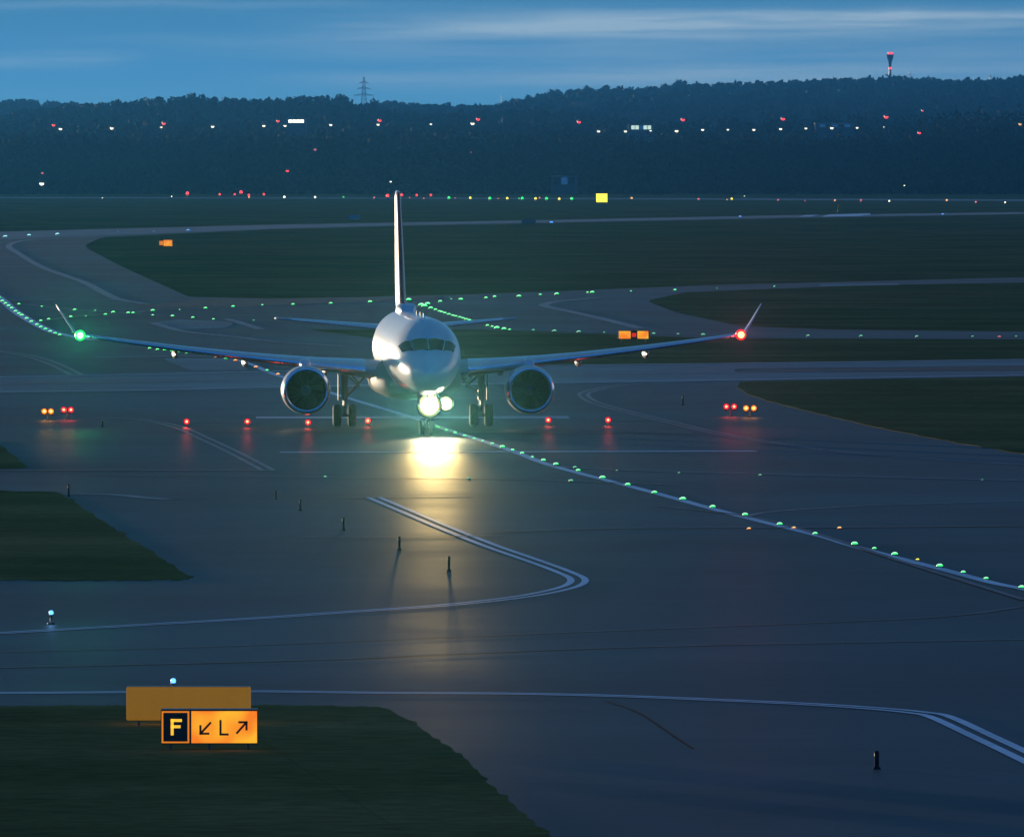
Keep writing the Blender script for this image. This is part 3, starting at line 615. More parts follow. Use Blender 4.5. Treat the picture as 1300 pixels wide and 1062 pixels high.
def quads_mesh(name, C, S, m, vert=.35):
    """many small randomly turned quads: centres C (n,3), sizes S (n)"""
    n = len(C); a = rng.normal(size=(n,3)); a /= np.linalg.norm(a,axis=1)[:,None]
    b = rng.normal(size=(n,3)); b = np.cross(a,b); b /= np.linalg.norm(b,axis=1)[:,None]
    a = a*S[:,None]; b = b*S[:,None]*.7
    V = np.stack([C-a-b*.6, C+a*.8-b, C+a+b*.7, C-a*.7+b], 1).reshape(-1,3)
    me = bpy.data.meshes.new(name); me.vertices.add(4*n); me.vertices.foreach_set('co', V.ravel())
    me.loops.add(4*n); me.loops.foreach_set('vertex_index', np.arange(4*n)); me.polygons.add(n)
    me.polygons.foreach_set('loop_start', np.arange(n)*4); me.polygons.foreach_set('loop_total', np.full(n,4))
    me.materials.append(m); me.update(calc_edges=True); return me
def wood(name, Xc, Yc, base, hgt, wid, nq, qs, m, kind='stuff', low=.05):
    """trees at (Xc,Yc): crown ellipsoid quads"""
    nt_ = len(Xc); T = np.repeat(np.arange(nt_), nq); n = nt_*nq
    d = rng.normal(size=(n,3)); d /= np.linalg.norm(d,axis=1)[:,None]; rr = rng.random(n)**.45
    d = d*rr[:,None]
    hh = hgt[T]; C = np.stack([Xc[T]+d[:,0]*wid[T]/2, Yc[T]+d[:,1]*wid[T]/2, base[T]+hh*(.55+low*-1) + d[:,2]*hh*.45*(1+.1*np.sin(T*7.1))], -1)
    # pinch: crowns narrower to the top
    k = np.clip((C[:,2]-base[T])/hh, 0, 1); C[:,0] = Xc[T]+(C[:,0]-Xc[T])*(1.15-.55*k)
    S = qs*(.5+rng.random(n))
    o = bpy.data.objects.new(name, quads_mesh(name, C, S, m)); COL.objects.link(o); tag(o, kind=kind); return o
def band(Y0, Y1, dens_x, rows, hfun, wid, nq, qs, name, x0=-1.15, x1=1.15):
    Xc = []; Yc = []; 
    for r_ in range(rows):
        Y = Y0+(Y1-Y0)*r_/max(1,rows-1); half = 650/F*Y
        xs = np.arange(x0*half, x1*half, dens_x) + rng.normal(0, dens_x*.35, len(np.arange(x0*half, x1*half, dens_x)))
        Xc.append(xs); Yc.append(np.full(len(xs), Y)+rng.normal(0, max(1,(Y1-Y0)/rows*.4), len(xs)))
    Xc = np.concatenate(Xc); Yc = np.concatenate(Yc); b = terr(Xc, Yc)
    h = hfun(CX+Xc*F/Yc, Yc, b)*(.92+.16*rng.random(len(Xc)))
    keep = h > 2; Xc, Yc, b, h = Xc[keep], Yc[keep], b[keep], h[keep]
    return wood(name, Xc, Yc, b, h, np.full(len(Xc), wid)*(.8+.5*rng.random(len(Xc))), nq, qs, M['wood_leaf'])
ft = prof([(-200,166),(0,165),(200,168),(400,166),(520,164),(640,168),(800,170),(1000,170),(1130,168),(1160,160),(1185,142),(1300,139),(1500,138)])
def h_front(px, Y, b): return (YH-ft(px))*Y/F + H - b
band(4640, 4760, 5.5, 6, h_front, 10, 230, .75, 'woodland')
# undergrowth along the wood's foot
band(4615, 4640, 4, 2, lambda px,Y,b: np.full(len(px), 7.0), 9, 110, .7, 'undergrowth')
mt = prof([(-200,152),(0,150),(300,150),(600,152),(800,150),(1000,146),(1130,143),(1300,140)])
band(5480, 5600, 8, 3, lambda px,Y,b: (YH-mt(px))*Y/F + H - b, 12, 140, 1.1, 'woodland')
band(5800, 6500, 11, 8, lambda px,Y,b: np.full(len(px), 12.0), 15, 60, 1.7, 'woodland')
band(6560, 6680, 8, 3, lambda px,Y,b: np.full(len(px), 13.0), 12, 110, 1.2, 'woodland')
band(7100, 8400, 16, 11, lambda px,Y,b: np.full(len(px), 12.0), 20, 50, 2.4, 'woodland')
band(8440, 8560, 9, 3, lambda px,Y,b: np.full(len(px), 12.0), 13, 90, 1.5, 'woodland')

def tree(px, pytop, Y, wpx, label):
    x = (px-CX)*Y/F; b = float(terr(np.array([x]), np.array([float(Y)]))[0]); top = H+(YH-pytop)*Y/F; h = top-b; w_ = wpx*Y/F
    t = empty('tree', (x, Y, b-.3)); tag(t, label, 'tree', None)
    mb = MB(); mb.tube((0,0,0), (0,0,h*.5), .45, .28, 8); mb.tube((0,0,h*.5), (w_*.1,0,h*.9), .28, .08, 6)
    for k in range(7):
        a_ = k*2.4; z0 = h*(.3+.07*k); mb.tube((0,0,z0), (math.cos(a_)*w_*.35, math.sin(a_)*w_*.35, z0+h*.22), .16, .05, 5)
    mb.build('trunk', M['trunk'], t)
    n = 500; d = rng.normal(size=(n,3)); d /= np.linalg.norm(d,axis=1)[:,None]; d *= (rng.random(n)**.4)[:,None]
    C = np.stack([d[:,0]*w_/2*(1+.25*np.sin(d[:,2]*9)), d[:,1]*w_/2, h*.62+d[:,2]*h*.38], -1)
    o = bpy.data.objects.new('crown', quads_mesh('crown', C, .5+.5*rng.random(n), M['wood_leaf'])); COL.objects.link(o); o.parent = t
tree(242, 117, 6640, 18, 'rounded tree standing proud of the left wooded ridge')
tree(258, 119.5, 6640, 8, 'small pointed tree just right of the rounded one on the left ridge')
tree(432, 118.5, 6640, 18, 'broad tree at the right end of the left wooded ridge')
tree(474, 124, 6640, 12, 'tree just right of the lattice pylon')
tree(862, 100.5, 8560, 12, 'tree rising from the skyline of the right hill')
tree(745, 108, 8560, 10, 'tree at the left shoulder of the right hill')
tree(700, 112.5, 8560, 9, 'leftmost small tree on the slope of the right hill')

# background street lamps: pole, arm, head
proto = None
def street_lamp(px, py, Y, m, rpx, name, label, cat, group, ph=14):
    p = at(px, py, Y); r = rpx*Y/F
    t = empty(name, (p.x, p.y, p.z-ph)); tag(t, label, cat, group)
    mb = MB(); mb.tube((0,0,-3), (0,0,ph+r*.6), .09, .06, 6); mb.tube((0,0,ph+r*.5), (0,-.9,ph+r*.6), .06, .05, 6); mb.build('pole', M['pole'], t)
    mb = MB(); mb.lathe([(.01,r*1.1),(r*.8,r*.7),(r*1.1,0),(r*.9,-r*.2)], 12, (0,-1,ph)); mb.build('lamp_housing', M['steel'], t)
    mb = MB(); mb.lathe([(r*.9,r*.1),(r,-r*.3),(r*.8,-r*.9),(.01,-r*1.2)], 12, (0,-1,ph)); mb.build('lens', M[m], t)
for px, py, r_ in ((77,163,1.0),(142,162,1.1),(205,161,.7),(270,160,1),(335,159,1),(362,159,.9),(420,158,.9),(480,157.5,.9),(547,157,.75),(600,156,1.2)):
    street_lamp(px, py, 5300, 'glow_white_far', r_*2.0, 'street_lamp', 'white street lamp in the row above the dark wood, left half', 'street lamp', 'white street lamps left of the fin line')
for px, py, r_ in ((760,166,1.0),(794,166,1.0),(826,165.5,.7),(859,165.5,1.2),(892,164,1),(924,164,.8),(957,164,1),(991,163,1),(1023,162.3,.9),(1056,161.8,1.1),(1088,161.5,.9),(1122,161,.4)):
    street_lamp(px, py, 5300, 'glow_white_far', r_*1.9, 'street_lamp', 'white street lamp in the closely spaced row above the dark wood, right half', 'street lamp', 'white street lamps right of the fin')
for px, py, r_ in ((68,158,1.1),(208,156,1.2),(353,153,1),(482,152,1.2),(607,150.5,1.2),(735,154,1.2),(867,151,1.3),(994,150,1.3),(1125,147.5,1.4)):
    street_lamp(px, py, 5380, 'glow_red_far', r_*2.0, 'obstruction_light', 'red warning light on a mast above the white street lamps', 'warning light', 'red warning lights above the lamp row', ph=18)
for px, py, r_, m, lab in ((400,189,1,'glow_pink_far','faint red light in the dark wood left of the fin'),(365,216,1.1,'glow_red_far','small red light low in the dark wood left of the fin'),
                      (1167,168,1.1,'glow_red_far','small red light in the wood right of the tall tower'),(1171,140,.8,'glow_pink_far','dim red light high on the slope right of the tall tower'),
                      (1295,157,1,'glow_orange_far','small orange light at the right edge in the wood'),(53,232,1.5,'glow_white','bright white lamp low at the far left edge of the wood'),
                      (54,219,.9,'glow_pink_far','small reddish-white lamp above the bright white one at the far left'),(496,230,.7,'glow_white','tiny white lamp straight above the fin tip'),
                      (1148,235,.5,'glow_white','tiny dim white lamp low in front of the wood at right'),(598,193,.5,'glow_pink_far','very faint reddish lamp in the wood under the ninth street lamp')):
    street_lamp(px, py, 4560, m, r_*1.9, 'area_light', lab, 'lamp', None, ph=max(1.5, at(px,py,4560).z))

# lattice pylon on the ridge
def lattice(mb, x, y, z0, z1, w0, w1, n, r):
    for k in range(n):
        a_, b_ = k/n, (k+1)/n; za, zb_ = z0+(z1-z0)*a_, z0+(z1-z0)*b_; wa, wb = w0+(w1-w0)*a_, w0+(w1-w0)*b_
        A = [Vector((x+sx_*wa/2,y+sy_*wa/2,za)) for sx_,sy_ in ((-1,-1),(1,-1),(1,1),(-1,1))]; B = [Vector((x+sx_*wb/2,y+sy_*wb/2,zb_)) for sx_,sy_ in ((-1,-1),(1,-1),(1,1),(-1,1))]
        for i in range(4):
            j = (i+1) % 4; mb.tube(A[i],B[i],r,r,4); mb.tube(A[i],B[j],r*.6,r*.6,4); mb.tube(A[j],B[i],r*.6,r*.6,4); mb.tube(B[i],B[j],r*.6,r*.6,4)
Yp = 6450; p = at(462, 98, Yp); zb_ = float(terr(np.array([p.x]), np.array([float(Yp)]))[0])
t = empty('pylon', (p.x, Yp, zb_)); tag(t, 'dark lattice power pylon above the left wooded ridge', 'pylon')
mb = MB(); hh = p.z-zb_; lattice(mb, 0, 0, -1, hh*.55, 6.5, 3.2, 6, .22); lattice(mb, 0, 0, hh*.55, hh, 3.2, .9, 6, .17); mb.build('tower', M['steel'], t)
for zz, ww in ((.62,14),(.76,9),(.88,6)):
    mb = MB(); mb.tube((-ww/2,0,hh*zz), (0,0,hh*zz+1.2), .10,.22,5); mb.tube((ww/2,0,hh*zz), (0,0,hh*zz+1.2), .10,.22,5); mb.tube((-ww/2,0,hh*zz),(ww/2,0,hh*zz), .14,.14,5)
    for sx_ in (-1,1): mb.tube((sx_*ww/2,0,hh*zz),(sx_*ww/2,0,hh*zz-1.5),.1,.1,4)
    mb.build('crossarm', M['steel'], t)
# telecom tower
Yt = 8480; p = at(1130, 68, Yt); zb_ = float(terr(np.array([p.x]), np.array([float(Yt)]))[0]); hh = p.z-zb_
t = empty('telecom_tower', (p.x, Yt, zb_)); tag(t, 'tall slim tower with a flared dark head and red lights on the right hill', 'tower')
mb = MB(); mb.lathe([(2.0,-2),(1.3,hh*.3),(1.0,hh*.62)], 14); mb.build('shaft', M['steel'], t)
mb = MB(); mb.lathe([(1.0,hh*.62),(1.7,hh*.78),(3.0,hh*.88),(3.2,hh*.97),(2.9,hh*.985),(.1,hh*.99)], 16); mb.build('platform', M['pole'], t)
mb = MB(); mb.tube((0,0,hh*.98),(0,0,hh*1.05),.2,.12,6); mb.build('antenna', M['steel'], t)
for zz, xx in ((1.0,-.9),(1.0,1.3),(.585,0)):
    mb = MB(); mb.lathe([(.01,-1.1),(1.2,-.8),(1.5,0),(1.2,.8),(.01,1.1)], 10, (xx,-2.6 if zz > .9 else -2.2,hh*zz)); mb.tube((xx,-2.2,hh*zz-1),(xx*.6,-1,hh*zz-1.5),.15,.15,5,mi=1); mb.build('warning_light', [M['glow_red_far'], M['steel']], t)
for px, pt, lab in ((1155,91,'thin short mast on the skyline right of the tall tower'),(637,122,'thin mast on the skyline at the foot of the right hill'),(1257,94,'thin faint mast on the skyline near the right edge')):
    p = at(px, pt, 8500); b_ = float(terr(np.array([p.x]), np.array([8500.]))[0])
    mb = MB(); mb.tube((0,0,-1),(0,0,p.z-b_),.55,.3,8); mb.tube((-1.4,0,(p.z-b_)*.85),(1.4,0,(p.z-b_)*.85),.25,.25,5); tag(mb.build('radio_mast', M['steel'], loc=(p.x,8500,b_)), lab, 'mast')
# lit buildings
def building(px0, px1, py0, py1, Y, label, strip, depth=14):
    a_, b_ = at(px0,py1,Y), at(px1,py0,Y); w_, h_ = b_.x-a_.x, b_.z-a_.z; zg = float(terr(np.array([(a_.x+b_.x)/2]), np.array([float(Y)]))[0])
    base = a_.z-max(2, min(a_.z-zg, 6)); t = empty('building', ((a_.x+b_.x)/2, Y, base)); tag(t, label, 'building')
    H_ = b_.z-base
    mb = MB(); mb.box((0,depth/2,H_/2-1), (w_*1.25,depth,H_+2)); mb.build('wall', M['building'], t)
    mb = MB(); mb.box((0,depth/2,H_+.25), (w_*1.3,depth+1,.5), bev=.1); mb.build('roof', M['steel'], t)
    n = strip[1]
    for k in range(n):
        cw = w_/n; mb = MB(); mb.box((-w_/2+cw*(k+.5),-.05,(a_.z+b_.z)/2-base-.4), (cw*.86,.1,h_)); mb.build('window', M[strip[0][k % len(strip[0])]], t)
building(366,386,151.2,155,5420,'low building with a bright white window strip above the street lamps',(['glow_white'],4))
building(801,827,158.5,163.5,5420,'low building with dim greenish windows above the right lamp row',(['glow_window','glow_window','glow_bluewin'],5))
building(703,730,224,233,4580,'faint bluish low building before the dark wood right of the fin',(['glass','glow_bluewin'],3))
building(1040,1080,157,160.5,5420,'low building with dim blue windows above the lamp row at right',(['glow_bluewin','glass'],5))

# ------------------------------------------------------------------ the airliner (local: -y nose, +y tail, x to the picture's right)
AIR = empty('airliner', (-4.86, 450, ZA), R(3.1))
tag(AIR, 'white twin-engine airliner facing the camera with landing lights on', 'airliner')
NS = -18.5     # nose station
fus = MB()
#  station, half width, top z, bottom z
SEC = [(0.0,.03,3.02,2.96),(.12,.30,3.30,2.68),(.35,.55,3.55,2.45),(.8,.85,3.86,2.22),(1.4,1.10,4.22,2.06),(2.0,1.28,4.60,1.98),(2.6,1.42,4.98,1.93),(3.3,1.54,5.26,1.90),
       (4.2,1.64,5.44,1.88),(5.5,1.72,5.54,1.87),(7.5,1.74,5.56,1.87),(12,1.74,5.56,1.87),(18,1.74,5.56,1.87),(23,1.74,5.56,1.87),(26,1.70,5.56,1.98),(29,1.52,5.54,2.35),(32,1.20,5.46,2.95),(34.5,.88,5.32,3.45),(36.5,.55,5.12,3.95),(38.0,.28,4.95,4.35),(38.5,.10,4.80,4.55)]
def fsec(s_):
    A_ = np.array(SEC); return [float(np.interp(s_, A_[:,0], A_[:,k])) for k in (1,2,3)]
NSG = 48
def fring(s_, k=1.0):
    hw, zt, zb__ = fsec(s_); c = (zt+zb__)/2; rz = (zt-zb__)/2; out = []
    for i in range(NSG):
        t_ = 2*PI*i/NSG; out.append(Vector((math.cos(t_)*hw*k, NS+s_, c+math.sin(t_)*rz*k)))
    return out
st = [0,.04,.12,.22,.35,.55,.8,1.1,1.4,1.7,2.0,2.3,2.6,3.0,3.3,3.7,4.2,4.8,5.5,6.5,7.5,9,10.5,12,14,16,18,20,23,24.5,26,27.5,29,30.5,32,33.3,34.5,35.5,36.5,37.3,38,38.5]
fus.loft([fring(s_) for s_ in st], 0, True)
fo = fus.build('fuselage', [M['white']], AIR)
# belly fairing
bf = MB(); rr = []
for k, (s_, hw, zt, zb__) in enumerate([(10.2,.3,2.3,1.9),(11,1.3,2.75,1.66),(12.2,1.95,3.25,1.50),(14,2.2,3.55,1.42),(18,2.25,3.45,1.42),(20.5,1.95,3.05,1.5),(22.5,1.2,2.5,1.75),(23.5,.3,2.2,1.95)]):
    c = (zt+zb__)/2; rz = (zt-zb__)/2
    rr.append([Vector((math.copysign(abs(math.cos(2*PI*i/28))**.75, math.cos(2*PI*i/28))*hw, NS+s_, c+math.copysign(abs(math.sin(2*PI*i/28))**.75, math.sin(2*PI*i/28))*rz)) for i in range(28)])
bf.loft(rr); bf.build('belly_fairing', M['belly'], AIR)
# cockpit windows: patches just proud of the nose surface
def nose_pt(ang, s_, lift=.012):
    hw, zt, zb__ = fsec(s_); c = (zt+zb__)/2; rz = (zt-zb__)/2
    p = Vector((math.sin(ang)*hw, NS+s_, c+math.cos(ang)*rz)); n_ = Vector((math.sin(ang)*.7, -.6, math.cos(ang)*.7)).normalized()
    return p+n_*lift
for (a0, a1, lo0, lo1, up0, up1) in ((-65,-38,2.25,1.48,3.1,2.32),(-36,-1.0,1.44,1.12,2.28,1.98),(1.0,36,1.12,1.44,1.98,2.28),(38,65,1.48,2.25,2.32,3.1)):
    mb = MB(); n1, n2 = 6, 5; P = []
    for i in range(n1+1):
        for j in range(n2+1):
            u_ = i/n1; v_ = j/n2; lo = lo0+(lo1-lo0)*u_; up = up0+(up1-up0)*u_
            P.append(nose_pt(R(a0+(a1-a0)*u_), lo+(up-lo)*v_))
    mb.add(P, [(i*(n2+1)+j,(i+1)*(n2+1)+j,(i+1)*(n2+1)+j+1,i*(n2+1)+j+1) for i in range(n1) for j in range(n2)], 0, True)
    mb.build('cockpit_window', M['glass'], fo)
# radome on the roof ahead of the fin, antennas
mb = MB(); rr = []
for y_, k in ((-1.6,.15),(-1.35,.62),(-.8,.92),(0,1),(.8,.92),(1.5,.5),(1.9,.12)):
    rr.append([Vector((math.copysign(abs(math.cos(2*PI*i/20))**.5, math.cos(2*PI*i/20))*.52*max(k,.5)*1.0, NS+26.2+y_, 5.50+math.copysign(abs(math.sin(2*PI*i/20))**.55, math.sin(2*PI*i/20))*.42*k)) for i in range(20)])
mb.loft(rr); mb.build('antenna_radome', M['white'], fo)
for s_, x_, z_ in ((6.5,0,5.55),(14,0,5.55),(10,0,5.55)):
    mb = MB(); mb.box((x_, NS+s_, z_+.08), (.05,.28,.24), bev=.02); mb.build('antenna', M['fixture'], fo)

def foil(n=14, t=.12):
    xs_ = [.5*(1-math.cos(PI*i/n)) for i in range(n+1)]
    yt = [5*t*(.2969*math.sqrt(x)-.126*x-.3516*x*x+.2843*x**3-.1036*x**4) for x in xs_]
    up = [(xs_[i], yt[i]+.02*math.sin(PI*xs_[i])) for i in range(n,-1,-1)]; lo = [(xs_[i], -yt[i]+.02*math.sin(PI*xs_[i])) for i in range(1,n)]
    return up+lo
def wing_sec(x, y_le, z, chord, t, twist=0.0, sel=None):
    pts = foil(14, t); out = []
    for (a_, b_) in pts:
        yy = a_*chord; zz = b_*chord; out.append(Vector((x, y_le+yy*math.cos(twist)-zz*0, z+zz-yy*math.sin(twist))))
    return out
WST = [(1.2,13.0,2.72,7.3,.145),(2.4,13.7,2.84,6.6,.14),(4.0,14.6,3.00,5.5,.13),(5.4,15.35,3.14,4.7,.12),(8.0,16.6,3.40,3.7,.115),(11,18.0,3.74,2.85,.11),(14,19.4,4.12,2.1,.105),(15.6,20.15,4.34,1.75,.10),(16.3,20.55,4.44,1.55,.10)]
def lerpw(x):
    A_ = np.array(WST); return [float(np.interp(x, A_[:,0], A_[:,k])) for k in (1,2,3,4)]
for sd_ in (-1, 1):
    mb = MB(); rings = []
    xsn = [1.2,1.8,2.4,3.2,4,4.7,5.4,6.6,8,9.5,11,12.5,14,14.8,15.6,16.3]
    for x in xsn:
        sle, z, ch, th = lerpw(x); rings.append(wing_sec(sd_*x, NS+sle, z, ch, th, R(1.5)))
    mb.loft(rings); wg = mb.build('wing', M['wing'], AIR)
    # polished slat band: skin over the front of the foil, a few mm proud
    mb = MB(); rr = []
    for x in [2.5,3.2,4,4.8,6.1,6.6,8,9.5,11,12.5,14,15,15.9]:
        sle, z, ch, th = lerpw(x); sec = wing_sec(sd_*x, NS+sle-.015, z, ch, th*1.03, R(1.5)); N0 = 14
        rr.append([sec[k]+Vector((0,0,.006 if k <= N0 else -.006)) for k in range(N0-5, N0+4)])
    n_ = len(rr[0]); mb.add([p_ for r_ in rr for p_ in r_], [(k*n_+i, k*n_+i+1, (k+1)*n_+i+1, (k+1)*n_+i) for k in range(len(rr)-1) for i in range(n_-1)], 0, True)
    mb.build('slat', M['slat'], wg)
    # winglet
    mb = MB(); rr = []
    for (dx, dz, le, ch) in ((0,0,20.55,1.55),(.16,.06,20.72,1.42),(.32,.22,20.95,1.25),(.62,.66,21.45,.95),(.92,1.12,21.98,.70),(1.16,1.50,22.42,.45)):
        f = foil(10,.10); sec = []; n3 = Vector((-dz if dx else 0, 0, dx if dx else 1)); 
        ca = math.atan2(1.5,1.16)*min(1, dx/.32); nn = Vector((-math.sin(ca)*sd_, 0, math.cos(ca)))
        for (a_, b_) in f: sec.append(Vector((sd_*(16.3+dx), NS+le+a_*ch, 4.44+dz))+nn*b_*ch)
        rr.append(sec)
    mb.loft(rr); mb.build('winglet', M['white'], wg)
    # flap track fairings
    for x in (4.3, 8.2, 11.6):
        sle, z, ch, th = lerpw(x); mb = MB()
        mb.lathe([(.01,0),(.13,.3),(.19,.9),(.20,1.6),(.14,2.3),(.01,3.0)], 12, (sd_*x, NS+sle+ch*.5, z-.30), 'y', squash=(.8,1.25)); mb.build('flap_fairing', M['wing'], wg)
    # navigation light at the wingtip
    mb = MB(); mb.lathe([(.17,-.18),(.22,-.12),(.27,0),(.22,.16),(.01,.28)], 16, (sd_*16.28, NS+20.50, 4.44), 'y'); mb.lathe([(.01,-.26),(.09,-.25),(.17,-.18)], 16, (sd_*16.28, NS+20.50, 4.44), 'y', mi=1); mb.build('navigation_light', [M['glow_nav_green' if sd_ < 0 else 'glow_nav_red'], M['core_green' if sd_ < 0 else 'core_orange']], wg)
    beam(wg, (sd_*16.30, NS+20.20, 4.42), 5000 if sd_ < 0 else 5000, (.03,1,.20) if sd_ < 0 else (1,.03,.04), .12, 6)
    glow_light(wg, (sd_*16.30, NS+20.10, 4.42), 90 if sd_ < 0 else 70, (.04,1,.22) if sd_ < 0 else (1,.03,.03), .12)
    # tailplane
    mb = MB(); rr = []
    for (x, le, z, ch) in ((.35,33.0,4.52,3.4),(1.5,33.9,4.60,2.9),(3.5,35.3,4.76,2.2),(5.4,36.6,4.92,1.55),(6.05,37.1,4.97,1.25),(6.22,37.4,4.985,.8)):
        rr.append(wing_sec(sd_*x, NS+le, z, ch, .09))
    mb.loft(rr); tp = mb.build('tailplane', M['wing'], AIR)
    mb = MB(); r2 = []
    for (x, le, z, ch) in ((.9,33.43,4.55,3.15),(3.5,35.3,4.76,2.2),(5.4,36.6,4.92,1.55)):
        sec = wing_sec(sd_*x, NS+le-.01, z, ch, .095); r2.append(sec[9:18])
    n_ = len(r2[0]); mb.add([p_ for r_ in r2 for p_ in r_], [(k*n_+i, k*n_+i+1, (k+1)*n_+i+1, (k+1)*n_+i) for k in range(len(r2)-1) for i in range(n_-1)], 0, True)
    mb.build('leading_edge', M['slat'], tp)
    # engine
    ex, ez, es = sd_*5.42, 1.93, 11.9
    en = MB(); en.lathe([(.93,.12),(1.00,.0),(1.08,.06),(1.15,.3),(1.19,.8),(1.20,1.5),(1.14,2.4),(1.0,3.2),(.86,3.7),(.84,3.68)], 40, (ex,NS+es,ez), 'y')
    eo = en.build('engine', M['white'], AIR)
    mb = MB(); mb.lathe([(.915,.22),(.935,.08),(.985,-.012),(1.04,-.012),(1.10,.07),(1.155,.26)], 40, (ex,NS+es-.006,ez), 'y'); mb.build('intake_lip', M['lip'], eo)
    mb = MB(); mb.lathe([(.915,.20),(.90,.5),(.90,1.15),(.0,1.15)], 40, (ex,NS+es,ez), 'y'); mb.build('intake_duct', M['black'], eo)
    mb = MB()
    for k in range(20):
        a_ = 2*PI*k/20; c0, s0 = math.cos(a_), math.sin(a_); c1, s1 = math.cos(a_+.24), math.sin(a_+.24)
        P = []
        for q_ in range(5):
            r_ = .22+(.87-.22)*q_/4; sw = .10*math.sin(q_/4*PI)
            aa = a_+sw; bb = a_+.23+sw
            P += [Vector((ex+math.cos(aa)*r_, NS+es+.92, ez+math.sin(aa)*r_)), Vector((ex+math.cos(bb)*r_, NS+es+1.05, ez+math.sin(bb)*r_))]
        mb.add(P, [(2*q_,2*q_+1,2*q_+3,2*q_+2) for q_ in range(4)], 0, True)
    mb.build('fan', M['fan'], eo)
    mb = MB(); mb.lathe([(.005,.48),(.10,.55),(.19,.72),(.26,.98)], 20, (ex,NS+es,ez), 'y'); mb.build('spinner', M['gear'], eo)
    mb = MB(); mb.lathe([(.84,3.6),(.60,4.2),(.45,4.9)], 30, (ex,NS+es,ez), 'y'); mb.lathe([(.34,4.4),(.22,5.0),(.01,5.6)], 24, (ex,NS+es,ez), 'y'); mb.build('exhaust_cone', M['fan'], eo)
    mb = MB(); rr = []
    for (y_, hw, z0, z1) in ((12.9,.10,2.95,3.12),(13.3,.26,2.95,3.36),(14.4,.27,2.9,3.40),(16,.22,2.7,3.25),(18.5,.12,2.5,2.95)):
        rr.append([Vector((ex+math.copysign(abs(math.cos(2*PI*i/16))**.6, math.cos(2*PI*i/16))*hw, NS+y_, (z0+z1)/2+math.copysign(abs(math.sin(2*PI*i/16))**.6, math.sin(2*PI*i/16))*(z1-z0)/2)) for i in range(16)])
    mb.loft(rr); mb.build('pylon', M['white'], eo)
    # main landing gear
    gx = sd_*3.35
    mb = MB(); mb.tube((gx,0,.55),(gx,0,1.35),.10,.10,12); mb.tube((gx,0,1.3),(gx,.0,2.9),.16,.18,14)
    mb.tube((gx-.45,0,.55),(gx+.45,0,.55),.075,.075,10); mb.tube((gx,-.22,.9),(gx,-.22,1.5),.05,.05,8); mb.tube((gx,-.22,.9),(gx,0,.7),.05,.05,8)
    mg = mb.build('main_landing_gear', M['gear'], AIR)
    mb = MB(); mb.tube((gx-sd_*.1,0,1.5),(gx-sd_*1.25,.05,2.75),.07,.07,8); mb.tube((gx-sd_*.12,-.05,2.5),(gx-sd_*.75,0,1.95),.05,.05,8); mb.tube((gx-sd_*.15,-.1,2.75),(gx-sd_*.72,0,2.1),.035,.035,8); mb.build('side_brace', M['gear'], mg)
    mb = MB(); mb.box((gx+sd_*.30,.02,1.95), (.05,.85,1.35), bev=.02); mb.build('gear_door', M['belly'], mg)
    for wx in (-.37,.37):
        R0 = .55; mb = MB(); mb.lathe([(.27,-.17),(.42,-.20),(R0-.06,-.185),(R0-.012,-.12),(R0,-.05),(R0-.008,-.03),(R0-.008,-.02),(R0,0),(R0-.008,.02),(R0-.008,.03),(R0,.05),(R0-.012,.12),(R0-.06,.185),(.42,.20),(.27,.17)], 32, (gx+wx,0,R0), 'x')
        ty = mb.build('tyre', M['tyre'], mg)
        mb = MB(); mb.lathe([(.01,-.10),(.14,-.12),(.27,-.165),(.28,0),(.27,.165),(.14,.12),(.01,.10)], 24, (gx+wx,0,R0), 'x'); mb.build('rim', M['rim'], mg)

# fin
mb = MB(); rr = []
def fin_sec(z, le, ch, t):
    return [Vector((b_*ch, NS+le+a_*ch, z)) for (a_, b_) in [(p_[0], p_[1]-.02*math.sin(PI*p_[0])) for p_ in foil(14,t)]]
for (z, le, ch, t) in ((5.25,28.6,8.0,.055),(5.7,30.2,6.5,.075),(6.3,31.0,5.9,.085),(8.0,32.5,4.95,.09),(10,34.2,3.9,.09),(11.2,35.25,3.25,.09),(11.45,35.6,2.8,.08),(11.52,36.0,2.2,.05)):
    rr.append(fin_sec(z, le, ch, t))
mb.loft(rr, mifn=lambda k, i: 1 if (i < 5 or i >= 23 or k > 5) else 0)
mb.build('fin', [M['fin'], M['white']], AIR)
# nose gear with lights
NY = NS+3.4
mb = MB(); mb.tube((0,NY,.40),(0,NY,1.15),.06,.06,10); mb.tube((0,NY,1.1),(0,NY+.1,2.3),.10,.11,12); mb.tube((-.26,NY,.40),(.26,NY,.40),.05,.05,8); mb.tube((0,NY-.1,1.3),(0,NY-1.0,2.2),.05,.05,8)
mb.box((0,NY-.06,1.42), (.62,.06,.07), bev=.01)
ng = mb.build('nose_landing_gear', M['gear'], AIR)
for wx in (-.24,.24):
    R0 = .37; mb = MB(); mb.lathe([(.17,-.10),(.28,-.125),(R0-.04,-.11),(R0,-.05),(R0,.05),(R0-.04,.11),(.28,.125),(.17,.10)], 28, (wx,NY,R0), 'x'); mb.build('tyre', M['tyre'], ng)
    mb = MB(); mb.lathe([(.01,-.06),(.17,-.10),(.18,0),(.17,.10),(.01,.06)], 20, (wx,NY,R0), 'x'); mb.build('rim', M['rim'], ng)
    mb = MB(); mb.box((wx*1.7,NY-.5,1.78), (.03,1.5,.55), bev=.01); mb.build('gear_door', M['white'], ng)
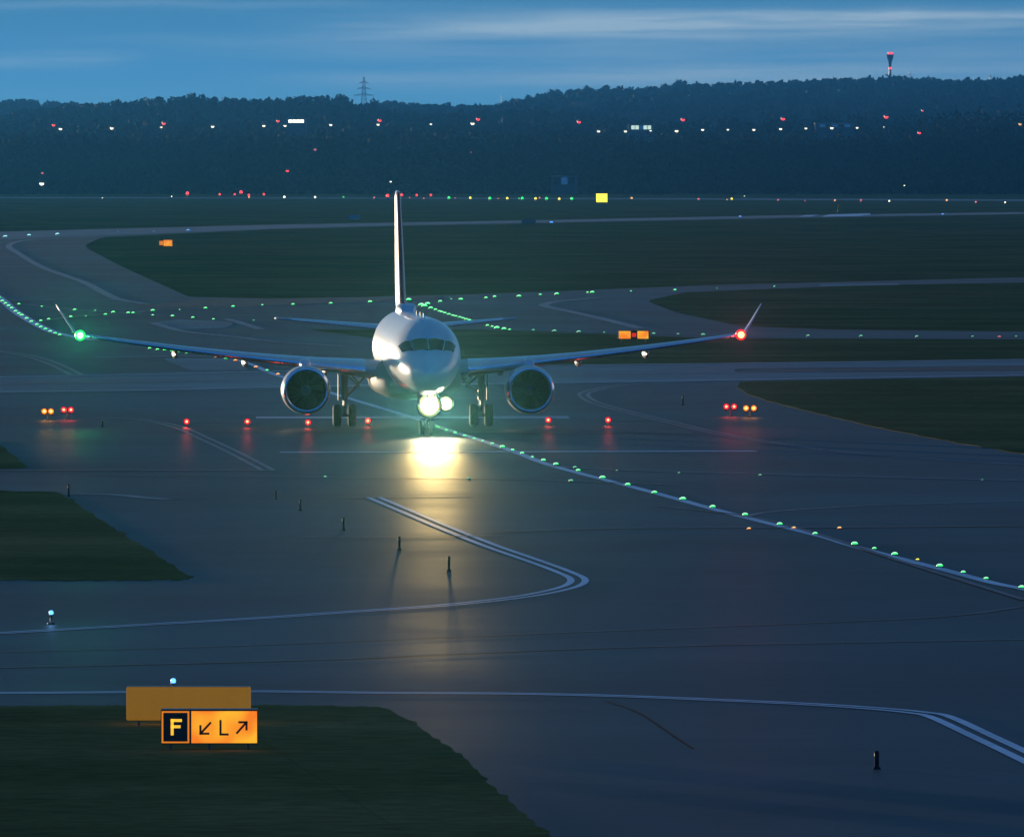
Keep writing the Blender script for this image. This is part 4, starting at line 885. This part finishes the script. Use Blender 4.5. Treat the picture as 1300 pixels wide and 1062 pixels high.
def head(x, y, z, r, power, tilt, size):
    mb = MB(); mb.lathe([(.01,.22),(r*.6,.20),(r*1.05,.06),(r*1.12,-.03),(r*1.0,-.03)], 20, (x,y,z), 'y'); mb.tube((x,y+.05,z),(x-(.15 if x>.5 else 0),y+.15,z+.3),.03,.03,6)
    ho_ = mb.build('lamp_housing', M['fixture'], ng)
    mb = MB(); mb.lathe([(r*1.0,-.012),(r*.92,-.016)], 32, (x,y,z), 'y', mi=3); mb.lathe([(r*.92,-.016),(r*.82,-.02)], 32, (x,y,z), 'y', mi=2); mb.lathe([(r*.82,-.02),(r*.70,-.03)], 32, (x,y,z), 'y', mi=1); mb.lathe([(r*.70,-.03),(.005,-.04)], 32, (x,y,z), 'y'); mb.build('landing_light', [M['glow_landing'], M['glow_glare'], M['glow_glare_edge'], M['glow_glare_rim']], ng)
    l = bpy.data.lights.new('landing_beam', 'SPOT'); l.energy = power*.5; l.color = (1,.86,.46); l.spot_size = R(size); l.spot_blend = 1.0; l.shadow_soft_size = r
    o = bpy.data.objects.new('landing_beam', l); COL.objects.link(o); o.parent = AIR; o.location = (x,y-.10,z)
    d_ = Vector((-.02,-1,math.tan(tilt))); o.rotation_euler = (-d_).to_track_quat('Z','Y').to_euler()
    l = bpy.data.lights.new('landing_beam', 'SPOT'); l.energy = power*2.9; l.color = (1,.66,.22); l.spot_size = R(8.5); l.spot_blend = 1.0; l.shadow_soft_size = r
    o = bpy.data.objects.new('landing_beam', l); COL.objects.link(o); o.parent = AIR; o.location = (x,y-.10,z)
    d_ = Vector((-.054,-1,-.006)); o.rotation_euler = (-d_).to_track_quat('Z','Y').to_euler()
head(.12, NY-.20, 1.42, .56, 5000, R(-.6), 46)
head(.92, NY+.3, 1.50, .36, 2200, R(-.6), 46)
mb = MB(); mb.box((.75,NY+.35,1.62), (.40,.05,.05)); mb.build('lamp_bracket', M['gear'], ng)

# ------------------------------------------------------------------ render settings
scene.render.engine = 'CYCLES'
scene.view_settings.view_transform = 'Standard'; scene.view_settings.look = 'None'; scene.view_settings.exposure = 1.0; scene.view_settings.gamma = 1
scene.cycles.volume_bounces = 1; scene.cycles.max_bounces = 6; scene.cycles.transparent_max_bounces = 8
scene.cycles.sample_clamp_indirect = 3.0
